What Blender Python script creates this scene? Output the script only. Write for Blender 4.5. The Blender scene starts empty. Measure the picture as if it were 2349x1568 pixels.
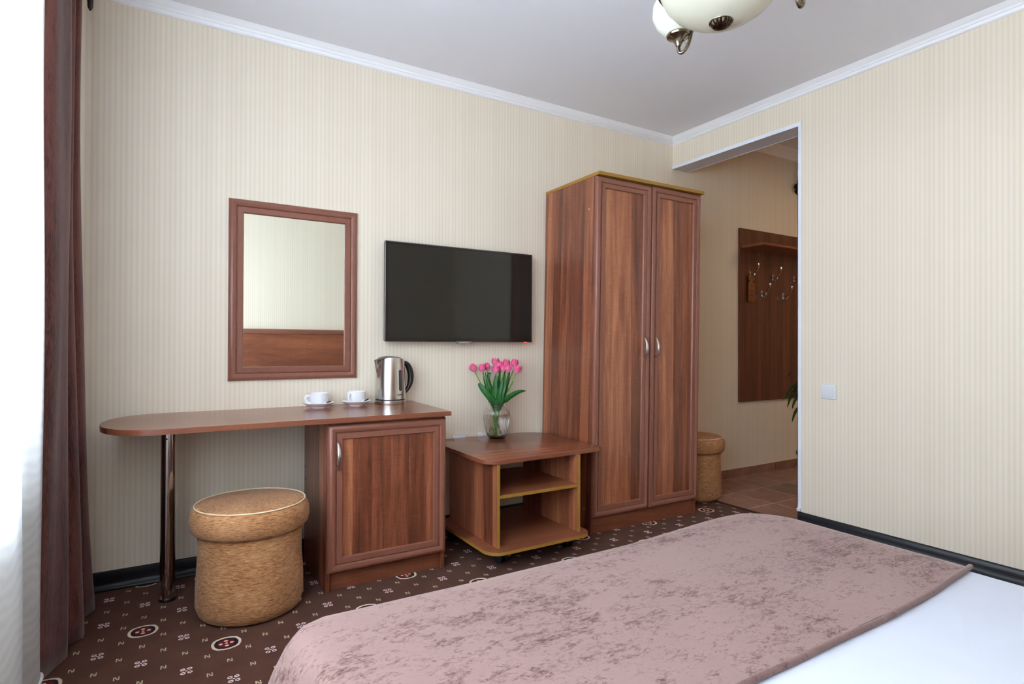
import bpy, bmesh, math, random
from math import sin, cos, pi, radians
from mathutils import Vector, Matrix
random.seed(7)
C = bpy.context.scene.collection
SC = bpy.context.scene

# ------------------------------------------------------------------ camera
yaw, pit, rol, FPX = 0.5457224, 0.0057627, 0.0033664, 1318.2
fw = Vector((sin(yaw)*cos(pit), cos(yaw)*cos(pit), sin(pit)))
rt = fw.cross(Vector((0, 0, 1))).normalized()
up = rt.cross(fw)
r2 = rt*cos(rol)+up*sin(rol)
u2 = -rt*sin(rol)+up*cos(rol)
cam = bpy.data.objects.new('camera', bpy.data.cameras.new('camera'))
C.objects.link(cam)
M = Matrix.Identity(4)
for i in range(3):
    M[i][0] = r2[i]; M[i][1] = u2[i]; M[i][2] = -fw[i]
M[0][3], M[1][3], M[2][3] = 0, 0, 1.045
cam.matrix_world = M
cam.data.sensor_width = 36
cam.data.lens = FPX/2349*36
cam.data.clip_start = 0.02
SC.camera = cam

# ------------------------------------------------------------------ light
W = bpy.data.worlds.new('sky'); SC.world = W; W.use_nodes = True
bg = W.node_tree.nodes['Background']
bg.inputs[0].default_value = (0.80, 0.90, 1.0, 1); bg.inputs[1].default_value = 6.0

def area(name, loc, rot, sx, sy, power, col):
    l = bpy.data.lights.new(name, 'AREA'); l.shape = 'RECTANGLE'; l.size = sx; l.size_y = sy
    l.energy = power; l.color = col
    o = bpy.data.objects.new(name, l); C.objects.link(o); o.location = loc; o.rotation_euler = rot
    return o
# daylight through the one large window on the left
area('window_daylight', (-1.0, 0.85, 1.52), (0, radians(-90), 0), 1.75, 2.7, 300, (0.87, 0.94, 1.0))
area('hall_fill_light', (4.7, 1.7, 2.6), (0, 0, 0), 0.3, 0.3, 8, (1.0, 0.70, 0.42))  # added fill that warms and brightens the hall, no fixture belongs to it
SC.view_settings.view_transform = 'Standard'
SC.view_settings.look = 'None'
SC.view_settings.exposure = 0.07
SC.view_settings.gamma = 1.0
SC.view_settings.use_curve_mapping = False
SC.cycles.use_denoising = True
SC.cycles.max_bounces = 14
SC.cycles.diffuse_bounces = 8
SC.cycles.transparent_max_bounces = 16
SC.cycles.transmission_bounces = 12
SC.cycles.sample_clamp_indirect = 8

# ------------------------------------------------------------------ materials
def lin(c):
    c = c/255.0
    return c/12.92 if c <= 0.04045 else ((c+0.055)/1.055)**2.4
def col(r, g, b): return (lin(r), lin(g), lin(b), 1)

class NT:
    def __init__(s, name, rough=0.5, spec=0.5, metal=0.0):
        s.m = bpy.data.materials.new(name); s.m.use_nodes = True
        s.t = s.m.node_tree; s.n = s.t.nodes; s.p = s.n['Principled BSDF']
        s.p.inputs['Roughness'].default_value = rough
        s.p.inputs['Specular IOR Level'].default_value = spec
        s.p.inputs['Metallic'].default_value = metal
    def link(s, a, b): s.t.links.new(a, b)
    def set(s, sock, v):
        if isinstance(v, bpy.types.NodeSocket): s.link(v, sock)
        else: sock.default_value = v
    def mt(s, op, a, b=0.0, c=None):
        n = s.n.new('ShaderNodeMath'); n.operation = op
        s.set(n.inputs[0], a); s.set(n.inputs[1], b)
        if c is not None: s.set(n.inputs[2], c)
        return n.outputs[0]
    def co(s, kind='Object'):
        return s.n.new('ShaderNodeTexCoord').outputs[kind]
    def xyz(s, v):
        n = s.n.new('ShaderNodeSeparateXYZ'); s.link(v, n.inputs[0]); return n.outputs
    def comb(s, x, y, z):
        n = s.n.new('ShaderNodeCombineXYZ')
        for i, q in enumerate((x, y, z)): s.set(n.inputs[i], q)
        return n.outputs[0]
    def vmul(s, v, k):
        n = s.n.new('ShaderNodeVectorMath'); n.operation = 'MULTIPLY'
        s.link(v, n.inputs[0]); n.inputs[1].default_value = k; return n.outputs[0]
    def noise(s, v, scale, detail=4, rough=0.55, dist=0.0):
        n = s.n.new('ShaderNodeTexNoise'); s.link(v, n.inputs['Vector'])
        n.inputs['Scale'].default_value = scale; n.inputs['Detail'].default_value = detail
        n.inputs['Roughness'].default_value = rough; n.inputs['Distortion'].default_value = dist
        return n.outputs['Fac']
    def white(s, w):
        n = s.n.new('ShaderNodeTexWhiteNoise'); n.noise_dimensions = '1D'; s.set(n.inputs['W'], w)
        return n.outputs['Value']
    def ramp(s, f, stops, interp='LINEAR'):
        n = s.n.new('ShaderNodeValToRGB'); s.link(f, n.inputs[0]); r = n.color_ramp
        r.interpolation = interp
        while len(r.elements) < len(stops): r.elements.new(0.5)
        for e, (p, c) in zip(r.elements, stops): e.position = p; e.color = c
        return n.outputs[0]
    def mix(s, f, a, b, mode='MIX'):
        n = s.n.new('ShaderNodeMix'); n.data_type = 'RGBA'; n.blend_type = mode
        s.set(n.inputs[0], f); s.set(n.inputs[6], a); s.set(n.inputs[7], b)
        return n.outputs[2]
    def base(s, c): s.set(s.p.inputs['Base Color'], c); return s
    def bump(s, h, strength=0.2, dist=0.002):
        n = s.n.new('ShaderNodeBump'); n.inputs['Strength'].default_value = strength
        n.inputs['Distance'].default_value = dist
        s.link(h, n.inputs['Height']); s.link(n.outputs[0], s.p.inputs['Normal']); return s

def plain(name, c, rough=0.5, spec=0.5, metal=0.0, var=0.0, scale=30, **kw):
    k = NT(name, rough, spec, metal)
    f = k.noise(k.co(), scale, 3)
    a = tuple(max(0, x*(1-var)) for x in c[:3])+(1,); b = tuple(min(1, x*(1+var)) for x in c[:3])+(1,)
    k.base(k.ramp(f, [(0.3, a), (0.7, b)]))
    for q, v in kw.items(): k.p.inputs[q].default_value = v
    return k.m

def wood(name, grain='z', rough=0.36, spec=0.5, plank=0.085, con=1.0, gain=1.0, seed=0.0, red=1.0):
    k = NT(name, rough, spec)
    o = k.xyz(k.co())
    if grain == 'z': g, c1, c2 = o[2], o[0], o[1]
    else: g, c1, c2 = o[0], o[1], o[2]
    cr = k.mt('ADD', c1, k.mt('MULTIPLY', c2, 1.0 if grain == 'z' else 0.35))
    cr = k.mt('ADD', cr, 3.13+seed)
    # planks of unlike tone, staggered along the grain
    w1 = k.mt('DIVIDE', cr, plank)
    pid = k.mt('FLOOR', w1)
    pr = k.white(pid)
    seg = k.mt('FLOOR', k.mt('ADD', k.mt('MULTIPLY', g, 0.9), k.mt('MULTIPLY', pr, 7.0)))
    pr2 = k.white(k.mt('ADD', k.mt('MULTIPLY', pid, 7.31), k.mt('MULTIPLY', seg, 3.77)))
    sub = k.white(k.mt('FLOOR', k.mt('MULTIPLY', cr, 2.7/plank)))
    v = k.comb(k.mt('MULTIPLY', cr, 26.0), k.mt('ADD', k.mt('MULTIPLY', g, 1.5), k.mt('MULTIPLY', pid, 5.1)), k.mt('MULTIPLY', c2, 3.0))
    n1 = k.noise(v, 1.0, 6, 0.62, 0.6)
    v2 = k.comb(k.mt('MULTIPLY', cr, 330.0), k.mt('MULTIPLY', g, 9.0), 0.0)
    n2 = k.noise(v2, 1.0, 4, 0.7)
    v3 = k.comb(k.mt('MULTIPLY', cr, 20.0), k.mt('MULTIPLY', g, 110.0), k.mt('MULTIPLY', pid, 3.3))
    n3 = k.noise(v3, 1.0, 2, 0.5, 0.4)
    f = k.mt('ADD', k.mt('MULTIPLY', k.mt('SUBTRACT', pr, 0.5), 0.36*con), 0.5)
    f = k.mt('ADD', f, k.mt('MULTIPLY', k.mt('SUBTRACT', sub, 0.5), 0.12*con))
    f = k.mt('ADD', f, k.mt('MULTIPLY', k.mt('SUBTRACT', n1, 0.5), 0.95*con))
    f = k.mt('ADD', f, k.mt('MULTIPLY', k.mt('SUBTRACT', n2, 0.5), 0.42*con))
    f = k.mt('ADD', f, k.mt('MULTIPLY', k.mt('SUBTRACT', n3, 0.5), 0.12*con))
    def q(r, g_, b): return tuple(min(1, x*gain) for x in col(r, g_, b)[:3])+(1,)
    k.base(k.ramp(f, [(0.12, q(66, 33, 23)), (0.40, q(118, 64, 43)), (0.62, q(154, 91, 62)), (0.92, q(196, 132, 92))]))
    k.bump(n2, 0.06, 0.001)
    k.p.inputs['Coat Weight'].default_value = 0.25; k.p.inputs['Coat Roughness'].default_value = 0.22
    return k.m

def wallpaper(name):
    k = NT(name, 0.62, 0.25)
    o = k.xyz(k.co()); s = k.mt('ADD', o[0], o[1])
    per = 0.0205
    ph = k.mt('DIVIDE', s, per)
    tri = k.mt('ABSOLUTE', k.mt('SUBTRACT', k.mt('FRACT', ph), 0.5))
    st = k.mt('SMOOTH_MIN', k.mt('MULTIPLY', tri, 3.0), 1.0, 0.2)
    ids = k.white(k.mt('FLOOR', k.mt('ADD', ph, 0.5)))
    fine = k.noise(k.comb(k.mt('MULTIPLY', s, 420.0), 0.0, 0.0), 1.0, 2)
    mottl = k.noise(k.comb(k.mt('MULTIPLY', s, 60.0), k.mt('MULTIPLY', o[2], 3.0), 0.0), 1.0, 3)
    f = k.mt('ADD', k.mt('MULTIPLY', st, 0.55), k.mt('MULTIPLY', ids, 0.22))
    f = k.mt('ADD', f, k.mt('MULTIPLY', fine, 0.18)); f = k.mt('ADD', f, k.mt('MULTIPLY', mottl, 0.15))
    k.base(k.ramp(f, [(0.1, col(222, 209, 189)), (0.95, col(235, 225, 207))]))
    sh = k.mt('MULTIPLY', st, 0.12)
    k.set(k.p.inputs['Roughness'], k.mt('SUBTRACT', 0.68, sh))
    k.bump(k.mt('ADD', st, k.mt('MULTIPLY', fine, 0.4)), 0.10, 0.001)
    return k.m

def carpet():
    k = NT('carpet', 0.95, 0.08)
    o = k.xyz(k.co())
    X = k.mt('DIVIDE', k.mt('ADD', o[0], 0.056), 0.0629)
    Y = k.mt('DIVIDE', k.mt('SUBTRACT', o[1], 2.49), 0.0622)
    # woven jitter
    jit = k.noise(k.comb(k.mt('MULTIPLY', o[0], 220.0), k.mt('MULTIPLY', o[1], 220.0), 0.0), 1.0, 2)
    j = k.mt('MULTIPLY', k.mt('SUBTRACT', jit, 0.5), 0.09)
    X = k.mt('ADD', X, j); Y = k.mt('ADD', Y, j)
    A = k.mt('MULTIPLY', k.mt('ADD', X, Y), 0.5); B = k.mt('MULTIPLY', k.mt('SUBTRACT', X, Y), 0.5)
    def cell(p):
        a = k.mt('MULTIPLY', k.mt('ROUND', k.mt('DIVIDE', A, p)), p); b = k.mt('MULTIPLY', k.mt('ROUND', k.mt('DIVIDE', B, p)), p)
        la = k.mt('SUBTRACT', A, a); lb = k.mt('SUBTRACT', B, b)
        return k.mt('ADD', la, lb), k.mt('SUBTRACT', la, lb), a, b
    def rad(x, y): return k.mt('SQRT', k.mt('ADD', k.mt('MULTIPLY', x, x), k.mt('MULTIPLY', y, y)))
    lt = lambda a, b: k.mt('LESS_THAN', a, b)
    gt = lambda a, b: k.mt('GREATER_THAN', a, b)
    AND = lambda *z: z[0] if len(z) == 1 else k.mt('MULTIPLY', z[0], AND(*z[1:]))
    OR = lambda *z: z[0] if len(z) == 1 else k.mt('MAXIMUM', z[0], OR(*z[1:]))
    NOT = lambda a: k.mt('SUBTRACT', 1.0, a)
    ab = lambda a: k.mt('ABSOLUTE', a)
    def blob(x, y, cx, cy, r):
        return lt(rad(k.mt('SUBTRACT', x, cx), k.mt('SUBTRACT', y, cy)), r)
    # medallion
    mx, my, _, _ = cell(4.0)
    R = k.mt('DIVIDE', k.mt('ADD', k.mt('MULTIPLY', rad(mx, my), 0.8), k.mt('MULTIPLY', k.mt('MAXIMUM', ab(mx), ab(my)), 0.2)), 0.755)
    inm = lt(R, 1.0)
    cream = OR(gt(R, 0.81), blob(mx, my, 0, 0, 0.075), blob(mx, my, 0.28, 0, 0.10), blob(mx, my, -0.28, 0, 0.10), blob(mx, my, 0, 0.28, 0.10), blob(mx, my, 0, -0.28, 0.10))
    red = lt(R, 0.58)
    ground_n = k.noise(k.comb(o[0], o[1], 0.0), 900.0, 2)
    g2 = k.noise(k.comb(o[0], o[1], 0.0), 9.0, 4)
    gf = k.mt('ADD', k.mt('MULTIPLY', ground_n, 0.6), k.mt('MULTIPLY', g2, 0.4))
    c = k.ramp(gf, [(0.25, col(68, 40, 31)), (0.75, col(104, 68, 55))])
    # small ticks at every site
    x1, y1, _, _ = cell(1.0)
    inb = AND(lt(ab(y1), 0.175), lt(ab(x1), 0.13))
    tick = AND(inb, OR(gt(ab(x1), 0.080), lt(ab(k.mt('ADD', x1, k.mt('MULTIPLY', y1, 0.45))), 0.028)))
    # flowers on the even sites
    x2, y2, _, _ = cell(2.0)
    nearf = lt(rad(x2, y2), 0.55)
    pet = OR(AND(lt(ab(ab(x2).node.outputs[0]), 9), blob(ab(x2), ab(y2), 0.155, 0.19, 0.125)), blob(x2, y2, 0, 0, 0.06))
    petin = blob(ab(x2), ab(y2), 0.155, 0.19, 0.055)
    dark = AND(lt(ab(x2), 0.07), lt(ab(y2), 0.26))
    c = k.mix(AND(tick, NOT(nearf)), c, col(194, 180, 148))
    c = k.mix(AND(nearf, dark), c, col(28, 18, 22))
    c = k.mix(AND(nearf, pet), c, col(228, 200, 196))
    c = k.mix(AND(nearf, petin), c, col(140, 40, 52))
    far = lt(R, 1.25)
    c = k.mix(far, c, k.ramp(gf, [(0.25, col(68, 40, 31)), (0.75, col(104, 68, 55))]))
    c = k.mix(inm, c, col(34, 28, 38))
    c = k.mix(AND(inm, red), c, col(112, 22, 26))
    c = k.mix(AND(inm, cream), c, col(226, 202, 178))
    k.base(c)
    k.p.inputs['Sheen Weight'].default_value = 0.04; k.p.inputs['Sheen Roughness'].default_value = 0.5
    k.bump(ground_n, 0.5, 0.002)
    return k.m

def velvet(name, c1, c2, cpatch, thr=(0.50, 0.62), sx=(1, 1, 1), sheen=0.5, fs=60):
    k = NT(name, 0.9, 0.12)
    v = k.co()
    big = k.noise(k.vmul(v, tuple(q*2.6 for q in sx)), 1.0, 3, 0.6)
    sm = k.noise(k.vmul(v, tuple(q*fs for q in sx)), 1.0, 5, 0.72, 0.8)
    mid = k.noise(k.vmul(v, tuple(q*18 for q in sx)), 1.0, 4, 0.65, 0.5)
    f = k.mt('ADD', k.mt('MULTIPLY', big, 0.28), k.mt('ADD', k.mt('MULTIPLY', sm, 0.42), k.mt('MULTIPLY', mid, 0.30)))
    basec = k.mix(mid, c1, c2)
    mask = k.ramp(f, [(thr[0], (0, 0, 0, 1)), (thr[1], (1, 1, 1, 1))])
    k.base(k.mix(k.mt('MULTIPLY', mask, 0.85), basec, cpatch))
    k.p.inputs['Sheen Weight'].default_value = sheen; k.p.inputs['Sheen Roughness'].default_value = 0.4
    k.p.inputs['Sheen Tint'].default_value = (1, 0.93, 0.92, 1)
    k.bump(sm, 0.07, 0.001)
    return k.m

def chenille():
    k = NT('chenille', 0.9, 0.1)
    # pile runs around the drum: use the angle so that the streaks lie along the rows
    o = k.xyz(k.co())
    ang = k.mt('ARCTAN2', o[1], o[0])
    rr = k.mt('SQRT', k.mt('ADD', k.mt('MULTIPLY', o[0], o[0]), k.mt('MULTIPLY', o[1], o[1])))
    vside = k.comb(k.mt('MULTIPLY', ang, 9.0), k.mt('MULTIPLY', o[2], 420.0), k.mt('MULTIPLY', rr, 60))
    s1 = k.noise(vside, 1.0, 4, 0.7, 0.3)
    vtop = k.comb(k.mt('MULTIPLY', o[0], 60.0), k.mt('MULTIPLY', o[1], 320.0), 0.0)
    s2 = k.noise(vtop, 1.0, 4, 0.7, 0.3)
    top = k.mt('GREATER_THAN', o[2], 0.424)
    f = k.mt('ADD', k.mt('MULTIPLY', s1, k.mt('SUBTRACT', 1.0, top)), k.mt('MULTIPLY', s2, top))
    big = k.noise(k.co(), 7.0, 3)
    f = k.mt('ADD', f, k.mt('MULTIPLY', k.mt('SUBTRACT', big, 0.5), 0.25))
    k.base(k.ramp(f, [(0.32, col(112, 68, 42)), (0.45, col(170, 118, 78)), (0.58, col(198, 148, 104)), (0.75, col(224, 184, 142))]))
    k.p.inputs['Sheen Weight'].default_value = 0.12; k.p.inputs['Sheen Roughness'].default_value = 0.45
    k.bump(f, 0.5, 0.003)
    return k.m

def tile_mat(name='terracotta_tile'):
    k = NT(name, 0.42, 0.4)
    v = k.co()
    n = k.noise(v, 9.0, 5, 0.6); n2 = k.noise(v, 60.0, 4)
    f = k.mt('ADD', k.mt('MULTIPLY', n, 0.7), k.mt('MULTIPLY', n2, 0.3))
    oi = k.n.new('ShaderNodeObjectInfo').outputs['Random']
    f = k.mt('ADD', f, k.mt('MULTIPLY', k.mt('SUBTRACT', oi, 0.5), 0.15))
    k.base(k.ramp(f, [(0.3, col(114, 82, 70)), (0.7, col(166, 126, 108))]))
    k.bump(n2, 0.15, 0.001)
    return k.m

def sheer_mat():
    m = bpy.data.materials.new('sheer_voile'); m.use_nodes = True; t = m.node_tree; n = t.nodes
    n.clear()
    out = n.new('ShaderNodeOutputMaterial'); tr = n.new('ShaderNodeBsdfTransparent'); tl = n.new('ShaderNodeBsdfTranslucent'); df = n.new('ShaderNodeBsdfDiffuse')
    tl.inputs[0].default_value = (0.90, 0.95, 1.0, 1); df.inputs[0].default_value = (0.85, 0.86, 0.88, 1)
    tr.inputs[0].default_value = (0.98, 0.99, 1, 1)
    a = n.new('ShaderNodeMixShader'); b = n.new('ShaderNodeMixShader')
    tc = n.new('ShaderNodeTexCoord'); wv = n.new('ShaderNodeTexWave'); wv.inputs['Scale'].default_value = 9
    wv.bands_direction = 'Z'; wv.inputs['Distortion'].default_value = 6; wv.inputs['Detail'].default_value = 1
    t.links.new(tc.outputs['Object'], wv.inputs['Vector'])
    mr = n.new('ShaderNodeMapRange'); mr.inputs[3].default_value = 0.87; mr.inputs[4].default_value = 0.94
    t.links.new(wv.outputs['Fac'], mr.inputs[0])
    a.inputs[0].default_value = 0.30
    t.links.new(tl.outputs[0], a.inputs[1]); t.links.new(df.outputs[0], a.inputs[2])
    t.links.new(mr.outputs[0], b.inputs[0])
    t.links.new(tr.outputs[0], b.inputs[1]); t.links.new(a.outputs[0], b.inputs[2]); t.links.new(b.outputs[0], out.inputs[0])
    return m

def glass_mat(name, tint, rough=0.0, ior=1.45):
    k = NT(name, rough, 0.5)
    k.base(tint); k.p.inputs['Transmission Weight'].default_value = 1.0; k.p.inputs['IOR'].default_value = ior
    return k.m
def pane_mat():
    m = bpy.data.materials.new('window_glass'); m.use_nodes = True; t = m.node_tree; n = t.nodes; n.clear()
    out = n.new('ShaderNodeOutputMaterial'); tr = n.new('ShaderNodeBsdfTransparent'); gl = n.new('ShaderNodeBsdfGlossy'); gl.inputs['Roughness'].default_value = 0.02
    fr = n.new('ShaderNodeFresnel'); mx = n.new('ShaderNodeMixShader')
    t.links.new(fr.outputs[0], mx.inputs[0]); t.links.new(tr.outputs[0], mx.inputs[1]); t.links.new(gl.outputs[0], mx.inputs[2]); t.links.new(mx.outputs[0], out.inputs[0])
    return m

MT = {}
MT['wallpaper'] = wallpaper('cream_striped_wallpaper')
MT['ceiling'] = plain('ceiling_paint', col(232, 233, 240), 0.7, 0.2, var=0.01, scale=3)
MT['cornice'] = plain('cornice_white', col(248, 250, 255), 0.45, 0.4, var=0.01)
MT['trim'] = plain('trim_white', col(232, 238, 248), 0.35, 0.5, var=0.01)
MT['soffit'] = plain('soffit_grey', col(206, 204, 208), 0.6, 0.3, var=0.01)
MT['base_black'] = plain('baseboard_black', col(18, 19, 27), 0.42, 0.5, var=0.15, scale=60)
MT['carpet'] = carpet()
MT['grout'] = plain('grout', col(214, 200, 190), 0.8, 0.2, var=0.1, scale=200)
MT['tile'] = tile_mat()
MT['wood_v'] = wood('walnut_vertical', 'z', seed=0.0)
MT['wood_v2'] = wood('walnut_vertical_b', 'z', seed=1.7, plank=0.075)
MT['wood_v3'] = wood('walnut_vertical_c', 'z', seed=4.1, plank=0.095)
MT['wood_h'] = wood('walnut_horizontal', 'x', rough=0.26, con=0.5, plank=0.3, gain=1.05, seed=0.4)
MT['wood_h2'] = wood('walnut_horizontal_b', 'x', rough=0.40, con=0.6, plank=0.16, seed=2.2)
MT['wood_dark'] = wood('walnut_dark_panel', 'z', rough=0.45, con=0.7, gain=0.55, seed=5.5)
MT['moulding'] = plain('moulding_foil', col(134, 84, 68), 0.34, 0.5, var=0.06, scale=40)
MT['edge_red'] = wood('edge_band_walnut', 'x', rough=0.35, con=0.4, plank=0.5, gain=0.95, seed=7.7)
MT['edge_gold'] = plain('edge_band_mustard', col(158, 116, 48), 0.45, 0.4, var=0.08, scale=90)
MT['chrome'] = plain('chrome', col(200, 198, 198), 0.08, 0.5, 1.0)
MT['steel'] = plain('brushed_steel', col(205, 203, 200), 0.20, 0.5, 1.0, var=0.04, scale=80, Anisotropic=0.4)
MT['satin'] = plain('satin_nickel', col(218, 216, 214), 0.28, 0.5, 1.0, var=0.02)
MT['black_plastic'] = plain('black_plastic', col(22, 22, 25), 0.32, 0.5, var=0.1)
MT['dark_rubber'] = plain('dark_rubber', col(30, 32, 36), 0.5, 0.5, var=0.1)
MT['porcelain'] = plain('white_porcelain', col(240, 241, 246), 0.12, 0.5, var=0.01)
MT['white_plastic'] = plain('white_plastic', col(222, 225, 230), 0.3, 0.5, var=0.01)
MT['brass'] = plain('antique_brass', col(140, 130, 112), 0.25, 0.5, 1.0, var=0.15, scale=60)
MT['brass_dark'] = plain('dark_bronze', col(66, 54, 44), 0.3, 0.5, 1.0, var=0.2, scale=60)
MT['opal'] = plain('opal_glass', col(226, 228, 214), 0.25, 0.5, var=0.02, scale=6, **{'Subsurface Weight': 0.4, 'Subsurface Radius': (0.03, 0.03, 0.03)})
MT['opal_bowl'] = plain('opal_bowl', col(212, 209, 190), 0.25, 0.5, var=0.02, scale=6, **{'Subsurface Weight': 0.3, 'Subsurface Radius': (0.03, 0.03, 0.03)})
MT['mirror'] = plain('mirror_silver', (0.86, 0.90, 0.86, 1), 0.0, 0.5, 1.0)
MT['screen'] = plain('screen_black', col(20, 19, 18), 0.10, 0.6)
MT['screen_bezel'] = plain('bezel_black', col(14, 13, 14), 0.15, 0.5)
MT['silver'] = plain('silver_trim', col(150, 142, 146), 0.25, 0.5, 1.0)
MT['bronze_pipe'] = plain('brown_rod', col(52, 34, 28), 0.35, 0.5, var=0.1)
MT['sheet'] = plain('white_sheet', col(206, 210, 222), 0.75, 0.2, var=0.01, scale=8)
MT['spread'] = velvet('dusty_rose_velvet', col(140, 112, 107), col(158, 130, 123), col(78, 46, 42), (0.50, 0.605), (0.8, 1.5, 1), 0.18, 85)
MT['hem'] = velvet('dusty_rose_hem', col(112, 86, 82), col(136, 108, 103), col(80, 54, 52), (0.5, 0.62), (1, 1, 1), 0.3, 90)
MT['drape'] = velvet('brown_velvet', col(96, 57, 51), col(122, 78, 70), col(50, 28, 26), (0.45, 0.57), (4, 4, 0.6), 0.3, 60)
MT['sheer'] = sheer_mat()
MT['sheer_hem'] = plain('sheer_hem', col(236, 238, 242), 0.8, 0.1, var=0.01)
MT['chenille'] = chenille()
MT['piping'] = plain('cream_piping', col(238, 216, 180), 0.7, 0.2, var=0.05)
MT['glass'] = glass_mat('clear_glass', (0.995, 0.985, 0.97, 1), 0.0, 1.45)
MT['water'] = glass_mat('water', (0.99, 1.0, 0.99, 1), 0.0, 1.33)
MT['pane'] = pane_mat()
MT['stem'] = plain('tulip_stem', col(112, 158, 58), 0.45, 0.4, var=0.15, scale=60)
MT['leaf'] = plain('tulip_leaf', col(38, 98, 42), 0.42, 0.4, var=0.28, scale=26)
MT['leaf_dark'] = plain('houseplant_leaf', col(28, 62, 26), 0.25, 0.5, var=0.3, scale=40)
MT['screw'] = plain('screw_cap', col(206, 158, 128), 0.5, 0.3)
MT['tag_wood'] = plain('tag_wood', col(140, 88, 50), 0.5, 0.3, var=0.1)
MT['ink'] = plain('ink', col(40, 24, 16), 0.6, 0.2)
MT['logo_ink'] = plain('logo_white', col(214, 212, 214), 0.4, 0.4)
MT['gauge'] = plain('smoked_window', col(52, 50, 56), 0.12, 0.5)
MT['pot'] = plain('pot_brown', col(84, 52, 38), 0.45, 0.4, var=0.1)
MT['bark'] = plain('plant_cane', col(98, 80, 56), 0.8, 0.2, var=0.2)
MT['soil'] = plain('soil', col(40, 30, 24), 0.95, 0.1, var=0.3, scale=120)
k = NT('standby_red'); k.base((0.8, 0.05, 0.03, 1)); k.p.inputs['Emission Color'].default_value = (1, 0.1, 0.05, 1); k.p.inputs['Emission Strength'].default_value = 3
MT['red_led'] = k.m
def petal_mat():
    k = NT('tulip_petal', 0.45, 0.3)
    o = k.xyz(k.co())
    n = k.noise(k.comb(k.mt('MULTIPLY', o[0], 120.0), k.mt('MULTIPLY', o[1], 120.0), k.mt('MULTIPLY', o[2], 30.0)), 1.0, 3)
    f = k.mt('ADD', k.mt('MULTIPLY', o[2], 20.0), k.mt('MULTIPLY', k.mt('SUBTRACT', n, 0.5), 1.1))
    k.base(k.ramp(f, [(0.0, col(236, 196, 216)), (0.35, col(240, 128, 172)), (0.75, col(228, 70, 128)), (1.0, col(240, 120, 160))]))
    k.p.inputs['Subsurface Weight'].default_value = 0.15; k.p.inputs['Subsurface Radius'].default_value = (0.01, 0.004, 0.004)
    return k.m
MT['petal'] = petal_mat()

# ------------------------------------------------------------------ mesh helpers
def put(name, bm, mat, parent=None, smooth=35, loc=None, weld=False):
    me = bpy.data.meshes.new(name)
    if weld: bmesh.ops.remove_doubles(bm, verts=bm.verts, dist=1e-5)
    bmesh.ops.recalc_face_normals(bm, faces=bm.faces)
    bm.to_mesh(me); bm.free()
    if smooth:
        for p in me.polygons: p.use_smooth = True
        me.set_sharp_from_angle(angle=radians(smooth))
    me.materials.append(MT[mat] if isinstance(mat, str) else mat)
    o = bpy.data.objects.new(name, me); C.objects.link(o)
    if parent: o.parent = parent
    if loc: o.location = loc
    return o
def thing(name, label, cat, loc=(0, 0, 0), rz=0, group=None):
    o = bpy.data.objects.new(name, None); C.objects.link(o); o.location = loc; o.rotation_euler = (0, 0, rz)
    o.empty_display_size = 0.05
    return tag(o, label, cat, group)
def tag(o, label, cat, group=None):
    o['label'] = label; o['category'] = cat
    if group: o['group'] = group
    return o
def struct(name, bm, mat, parent=None, smooth=35, loc=None, label=None):
    o = put(name, bm, mat, parent, smooth, loc)
    if not parent: o['kind'] = 'structure'
    if label: o['label'] = label
    return o
def nb(): return bmesh.new()
def box(bm, x0, x1, y0, y1, z0, z1, bev=0.0, seg=2):
    vs = [bm.verts.new((x, y, z)) for x in (x0, x1) for y in (y0, y1) for z in (z0, z1)]
    fs = [(0, 1, 3, 2), (4, 6, 7, 5), (0, 4, 5, 1), (2, 3, 7, 6), (0, 2, 6, 4), (1, 5, 7, 3)]
    F = [bm.faces.new([vs[i] for i in f]) for f in fs]
    if bev > 0:
        es = {e for f in F for e in f.edges}
        bmesh.ops.bevel(bm, geom=list(es), offset=bev, segments=seg, affect='EDGES', profile=0.5)
    return bm
def bx(*a, **k): return box(nb(), *a, **k)
def prism(bm, pts, z0, z1, bev=0.0, seg=2):
    lo = [bm.verts.new((p[0], p[1], z0)) for p in pts]; hi = [bm.verts.new((p[0], p[1], z1)) for p in pts]
    n = len(pts)
    a = bm.faces.new(lo[::-1]); b = bm.faces.new(hi)
    for i in range(n): bm.faces.new([lo[i], lo[(i+1) % n], hi[(i+1) % n], hi[i]])
    if bev:
        es = list(a.edges)+list(b.edges)
        bmesh.ops.bevel(bm, geom=es, offset=bev, segments=seg, affect='EDGES', profile=0.5)
    return bm
def round_poly(corners, n=8):
    """corners: (x, y, r) counter-clockwise"""
    out = []; m = len(corners)
    for i in range(m):
        p = Vector(corners[i][:2]); a = Vector(corners[i-1][:2]); b = Vector(corners[(i+1) % m][:2]); r = corners[i][2]
        if r <= 0: out.append(tuple(p)); continue
        da = (a-p).normalized(); db = (b-p).normalized()
        ang = da.angle(db); d = r/math.tan(ang/2)
        s, e = p+da*d, p+db*d
        ctr = p+(da+db).normalized()*(r/sin(ang/2))
        v0, v1 = s-ctr, e-ctr
        tot = v0.angle_signed(v1)
        for j in range(n+1):
            t = -tot*j/n
            q = Matrix.Rotation(t, 2) @ v0
            out.append((ctr.x+q.x, ctr.y+q.y))
    return out
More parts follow.
